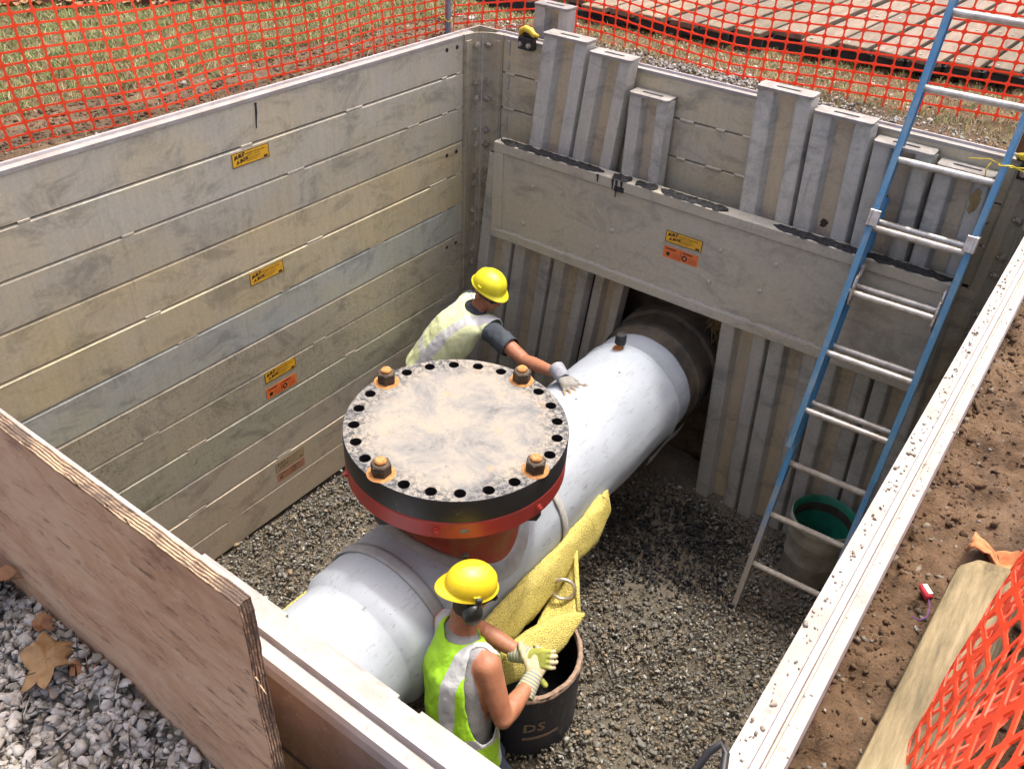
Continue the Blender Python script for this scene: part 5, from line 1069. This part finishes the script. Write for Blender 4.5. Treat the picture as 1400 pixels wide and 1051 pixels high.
mb.build('sunglasses', 'glass_dark', t, True)
mb = MB(); mb.tube([hc+hr*.076-hf*.011-hu*.03, hc+hr*.074-hf*.03-hu*.055, hc+hr*.05-hf*.07-hu*.06, hc+hr*.02-hf*.085-hu*.04], .0018, 5); mb.build('earplug_cord', 'purple_string', t)
tcF = lambda P: np.stack([(P-np.array(sc))@np.array(tr), (P-np.array(sc))@np.array(tu), (P-np.array(sc))@np.array(tf)], 1)
vp = [('hull', [(pel-tu*.06, (.185, .145, .05), RT3), (wai, (.175, .135, .09), RT3)]), ('hull', [(wai, (.175, .135, .09), RT3), (che, (.185, .135, .10), RT3)]), ('hull', [(che, (.185, .135, .10), RT3), (sc, (.165, .090, .062), RT3)]), ('hull', [(sc, (.065,)*3, None), (shR-tr*.03, (.070,)*3, None)]), ('hull', [(sc, (.065,)*3, None), (shL+tr*.03, (.070,)*3, None)])]
def keepF(P):
    q = tcF(P); k = np.ones(len(P), bool)
    for sh, el in ((shR, elR), (shL, elL)):
        ax_ = np.array((el-sh).normalized()); c_ = np.array(sh); k &= ~(((P-c_)@ax_ > -.012) & (np.linalg.norm(P-c_, axis=1) < .20))
    k &= ~((np.linalg.norm(P-np.array(nk+tu*.01), axis=1) < .078)); k &= ~((q[:, 2] > .03) & (np.abs(q[:, 0]) < .035) & (q[:, 1] > -.2))
    k &= q[:, 1] > -.54
    return k
vest_from(vp, .010, keepF, tcF, 'vest_lime', t)
hand(t, wrR+V3((.035, -.008, .002)), (.84, -.50, -.06), (.05, .10, .98), -1, [.20, .18, .20, .26, .2], ['glove_grey', 'glove_palm'], 'cuff_grey', 1.05, .42)
hand(t, wrL+V3((.01, -.01, -.03)), (.2, -.15, -.95), (-.3, .8, .0), -1, [.5, .5, .5, .5, .4], ['glove_grey', 'glove_palm'], 'cuff_grey', .98)

# ---- near worker, kneeling beside the drum
t = thing('person', (2.02, -2.64, 0), 'worker in sleeveless grey shirt, bright green vest and ear muffs kneeling by the drum', 'person')
pel, wai, che, sc = V3((2.03, -2.665, .56)), V3((2.015, -2.655, .74)), V3((1.975, -2.61, .93)), V3((1.945, -2.575, 1.055))
fw = V3((.42, .90, -.1)); tu = (sc-pel).normalized(); tr, tf, tu = basis(fw, tu); RT3 = Matrix((tr, tf, tu)).transposed()
shR = V3((2.095, -2.600, 1.045)); shL = V3((1.83, -2.53, 1.045)); elR = V3((2.215, -2.635, .835)); wrR = V3((2.200, -2.430, .815)); elL = V3((1.885, -2.36, .865)); wrL = V3((2.085, -2.335, .84))
hc = V3((1.925, -2.500, 1.278)); hr, hf, hu = basis((.60, .77, -.22), (.12, .12, .98)); nk = V3((1.94, -2.555, 1.11))
hipR, hipL = V3((2.11, -2.70, .53)), V3((1.94, -2.63, .53)); knR, knL = V3((2.22, -2.52, .09)), V3((2.02, -2.42, .09)); anR, anL = V3((2.13, -2.93, .07)), V3((1.90, -2.83, .07))
def mv(p): return V3((1.868, -2.412, 1.30))+.93*(p-V3((1.92, -2.48, 1.40)))
pel, wai, che, sc, shR, shL, elR, wrR, elL, wrL, hc, nk, hipR, hipL, knR, knL, anR, anL = [mv(p) for p in (pel, wai, che, sc, shR, shL, elR, wrR, elL, wrL, hc, nk, hipR, hipL, knR, knL, anR, anL)]
torso = [('hull', [(pel, (.150, .115, .10), RT3), (wai, (.145, .110, .085), RT3)]), ('hull', [(wai, (.145, .110, .085), RT3), (che, (.152, .115, .10), RT3)]), ('hull', [(che, (.152, .115, .10), RT3), (sc, (.132, .070, .05), RT3)])]
limbs = [('cone', nk-hu*.03, .060, hc-hu*.04, .052), ('hull', [(sc, (.055,)*3, None), (shR, (.056,)*3, None)]), ('hull', [(sc, (.055,)*3, None), (shL, (.050,)*3, None)]),
         ('cone', shR, .060, shR.lerp(elR, .45), .050), ('cone', shR.lerp(elR, .45), .050, elR, .039), ('cone', elR, .040, elR.lerp(wrR, .3), .043), ('cone', elR.lerp(wrR, .3), .043, wrR, .028),
         ('cone', shL, .054, elL, .038), ('cone', elL, .040, elL.lerp(wrL, .3), .042), ('cone', elL.lerp(wrL, .3), .042, wrL, .028),
         ('cone', hipR, .098, knR, .066), ('cone', knR, .064, anR, .05), ('cone', hipL, .098, knL, .066), ('cone', knL, .064, anL, .05),
         ('hull', [(anR, (.045,)*3, None), (anR+V3((-.03, -.10, .0)), (.04,)*3, None)]), ('hull', [(anL, (.045,)*3, None), (anL+V3((-.03, -.10, .0)), (.04,)*3, None)])]
me = blob(torso+limbs+head_prims(hc, hr, hf, hu, .92), .0075, 3)
def matsN(P):
    mi = np.ones(len(P), int)
    for sh, el, wr in ((shR, elR, wrR), (shL, elL, wrL)):
        ax_ = np.array((el-sh).normalized()); mi[(segd(P, sh, el) < .0645) & ((P-np.array(sh))@ax_ > -.075)] = 0; mi[segd(P, el, wr) < .07] = 0
    q = P-np.array(hc); hd = ((P-np.array(nk))@np.array((hc-nk).normalized())) > .0; mi[hd & (np.linalg.norm(q, axis=1) < .2) & (segd(P, shR, elR) > .08) & (segd(P, shL, elL) > .08)] = 0
    mi[hd & (q@np.array(hf) < -.02) & (q@np.array(hu) > -.075) & (np.linalg.norm(q, axis=1) < .15)] = 2
    mi[(np.abs(q@np.array(hu)+.048) < .006) & (q@np.array(hf) > .085) & (np.abs(q@np.array(hr)) < .022)] = 3
    mi[(P[:, 2] < .60) & ((P-np.array(pel))@np.array(tu) < .03)] = 4
    mi[(P-np.array(anR))@np.array(V3((.09, -.41, 0)).normalized()) > -.02] = 5
    return mi
setmats(me, matsN); add(me, 'body', ['skin', 'shirt_grey', 'hair', 'lips', 'jeans', 'boot'], t)
ho = hat(t, hc+hu*.036-hf*.004, -hr, -hf, hu, 'hat_yellow', .755)
for s in (-1, 1):
    c = hc+hr*s*.084-hu*.018-hf*.006; b = MB(); Rm = Matrix((hf, hu, hr*s)).transposed().to_4x4(); Rm.translation = c
    b.lathe([(.0, .036), (.018, .035), (.030, .028), (.036, .012), (.036, -.006), (.030, -.012)], (0, 0, 0), 'Z', 20); b.v = [tuple(Rm @ Vector((q[0]*1.05, q[1]*1.35, q[2]))) for q in b.v]; o = b.build('ear_muff', 'muff', t, True)
    b = MB(); b.tube([c+hr*s*.03+hu*.02, c+hr*s*.034+hu*.055, c+hr*s*.028+hu*.088], [.004, .004, .005], 6); b.box(c+hr*s*.026+hu*.092, (.018, .024, .026), Matrix((hr, hf, hu)).transposed(), bev=.004); b.build('muff_arm', 'muff', o)
mb = MB()
for s in (-1, 1):
    e = hc+hu*.012+hr*s*.031+hf*.085; mb.tube([e-hr*.022, e, e+hr*.022], [.011, .014, .011], 8); mb.tube([e+hr*s*.020, hc+hu*.014+hr*s*.072+hf*.03], .004, 6)
mb.build('safety_glasses', 'glass_dark', t, True)
vp = [('hull', [(pel-tu*.08, (.185, .150, .05), RT3), (wai, (.172, .135, .085), RT3)]), ('hull', [(wai, (.172, .135, .085), RT3), (che, (.172, .132, .10), RT3)]), ('hull', [(che, (.172, .132, .10), RT3), (sc, (.148, .086, .056), RT3)]), ('hull', [(sc, (.062,)*3, None), (shR-tr*.02, (.064,)*3, None)]), ('hull', [(sc, (.062,)*3, None), (shL+tr*.02, (.060,)*3, None)])]
scN, trN, tuN, tfN, nkN, shs = sc, tr, tu, tf, nk, ((shR, 1), (shL, -1))
tcN = lambda P: np.stack([(P-np.array(scN))@np.array(trN), (P-np.array(scN))@np.array(tuN), (P-np.array(scN))@np.array(tfN)], 1)
def keepN(P):
    q = tcN(P); k = np.ones(len(P), bool)
    # deep armholes: an ellipse seen from the side, open down to the waist
    side = np.abs(q[:, 0])-.105; e = ((q[:, 2]-.012)/.078)**2+((q[:, 1]+.15)/.20)**2
    k &= ~((side > .0) & (e < 1)); k &= ~((np.abs(q[:, 0]) > .142) & (q[:, 1] > -.05))
    k &= ~(np.linalg.norm(P-np.array(nkN+tuN*.015), axis=1) < .078); k &= ~((q[:, 2] > .03) & (np.abs(q[:, 0]) < .03)); k &= q[:, 1] > -.60
    return k
vest_from(vp, .009, keepN, tcN, 'vest_green', t)
hand(t, wrR+V3((-.004, .03, .006)), (-.10, .88, .36), (.60, -.20, .75), -1, [1.25, 1.25, 1.25, 1.25, .7], ['glove_cream', 'glove_cream'], 'cuff_stripe', 1.0, .06, .08)
hand(t, wrL+V3((.025, .004, .004)), (.86, .12, .30), (-.1, -.75, .6), 1, [1.5, 1.5, 1.5, 1.5, .3], ['glove_green', 'glove_cream'], 'cuff_stripe', .98, .1)
bpy.context.view_layer.update()
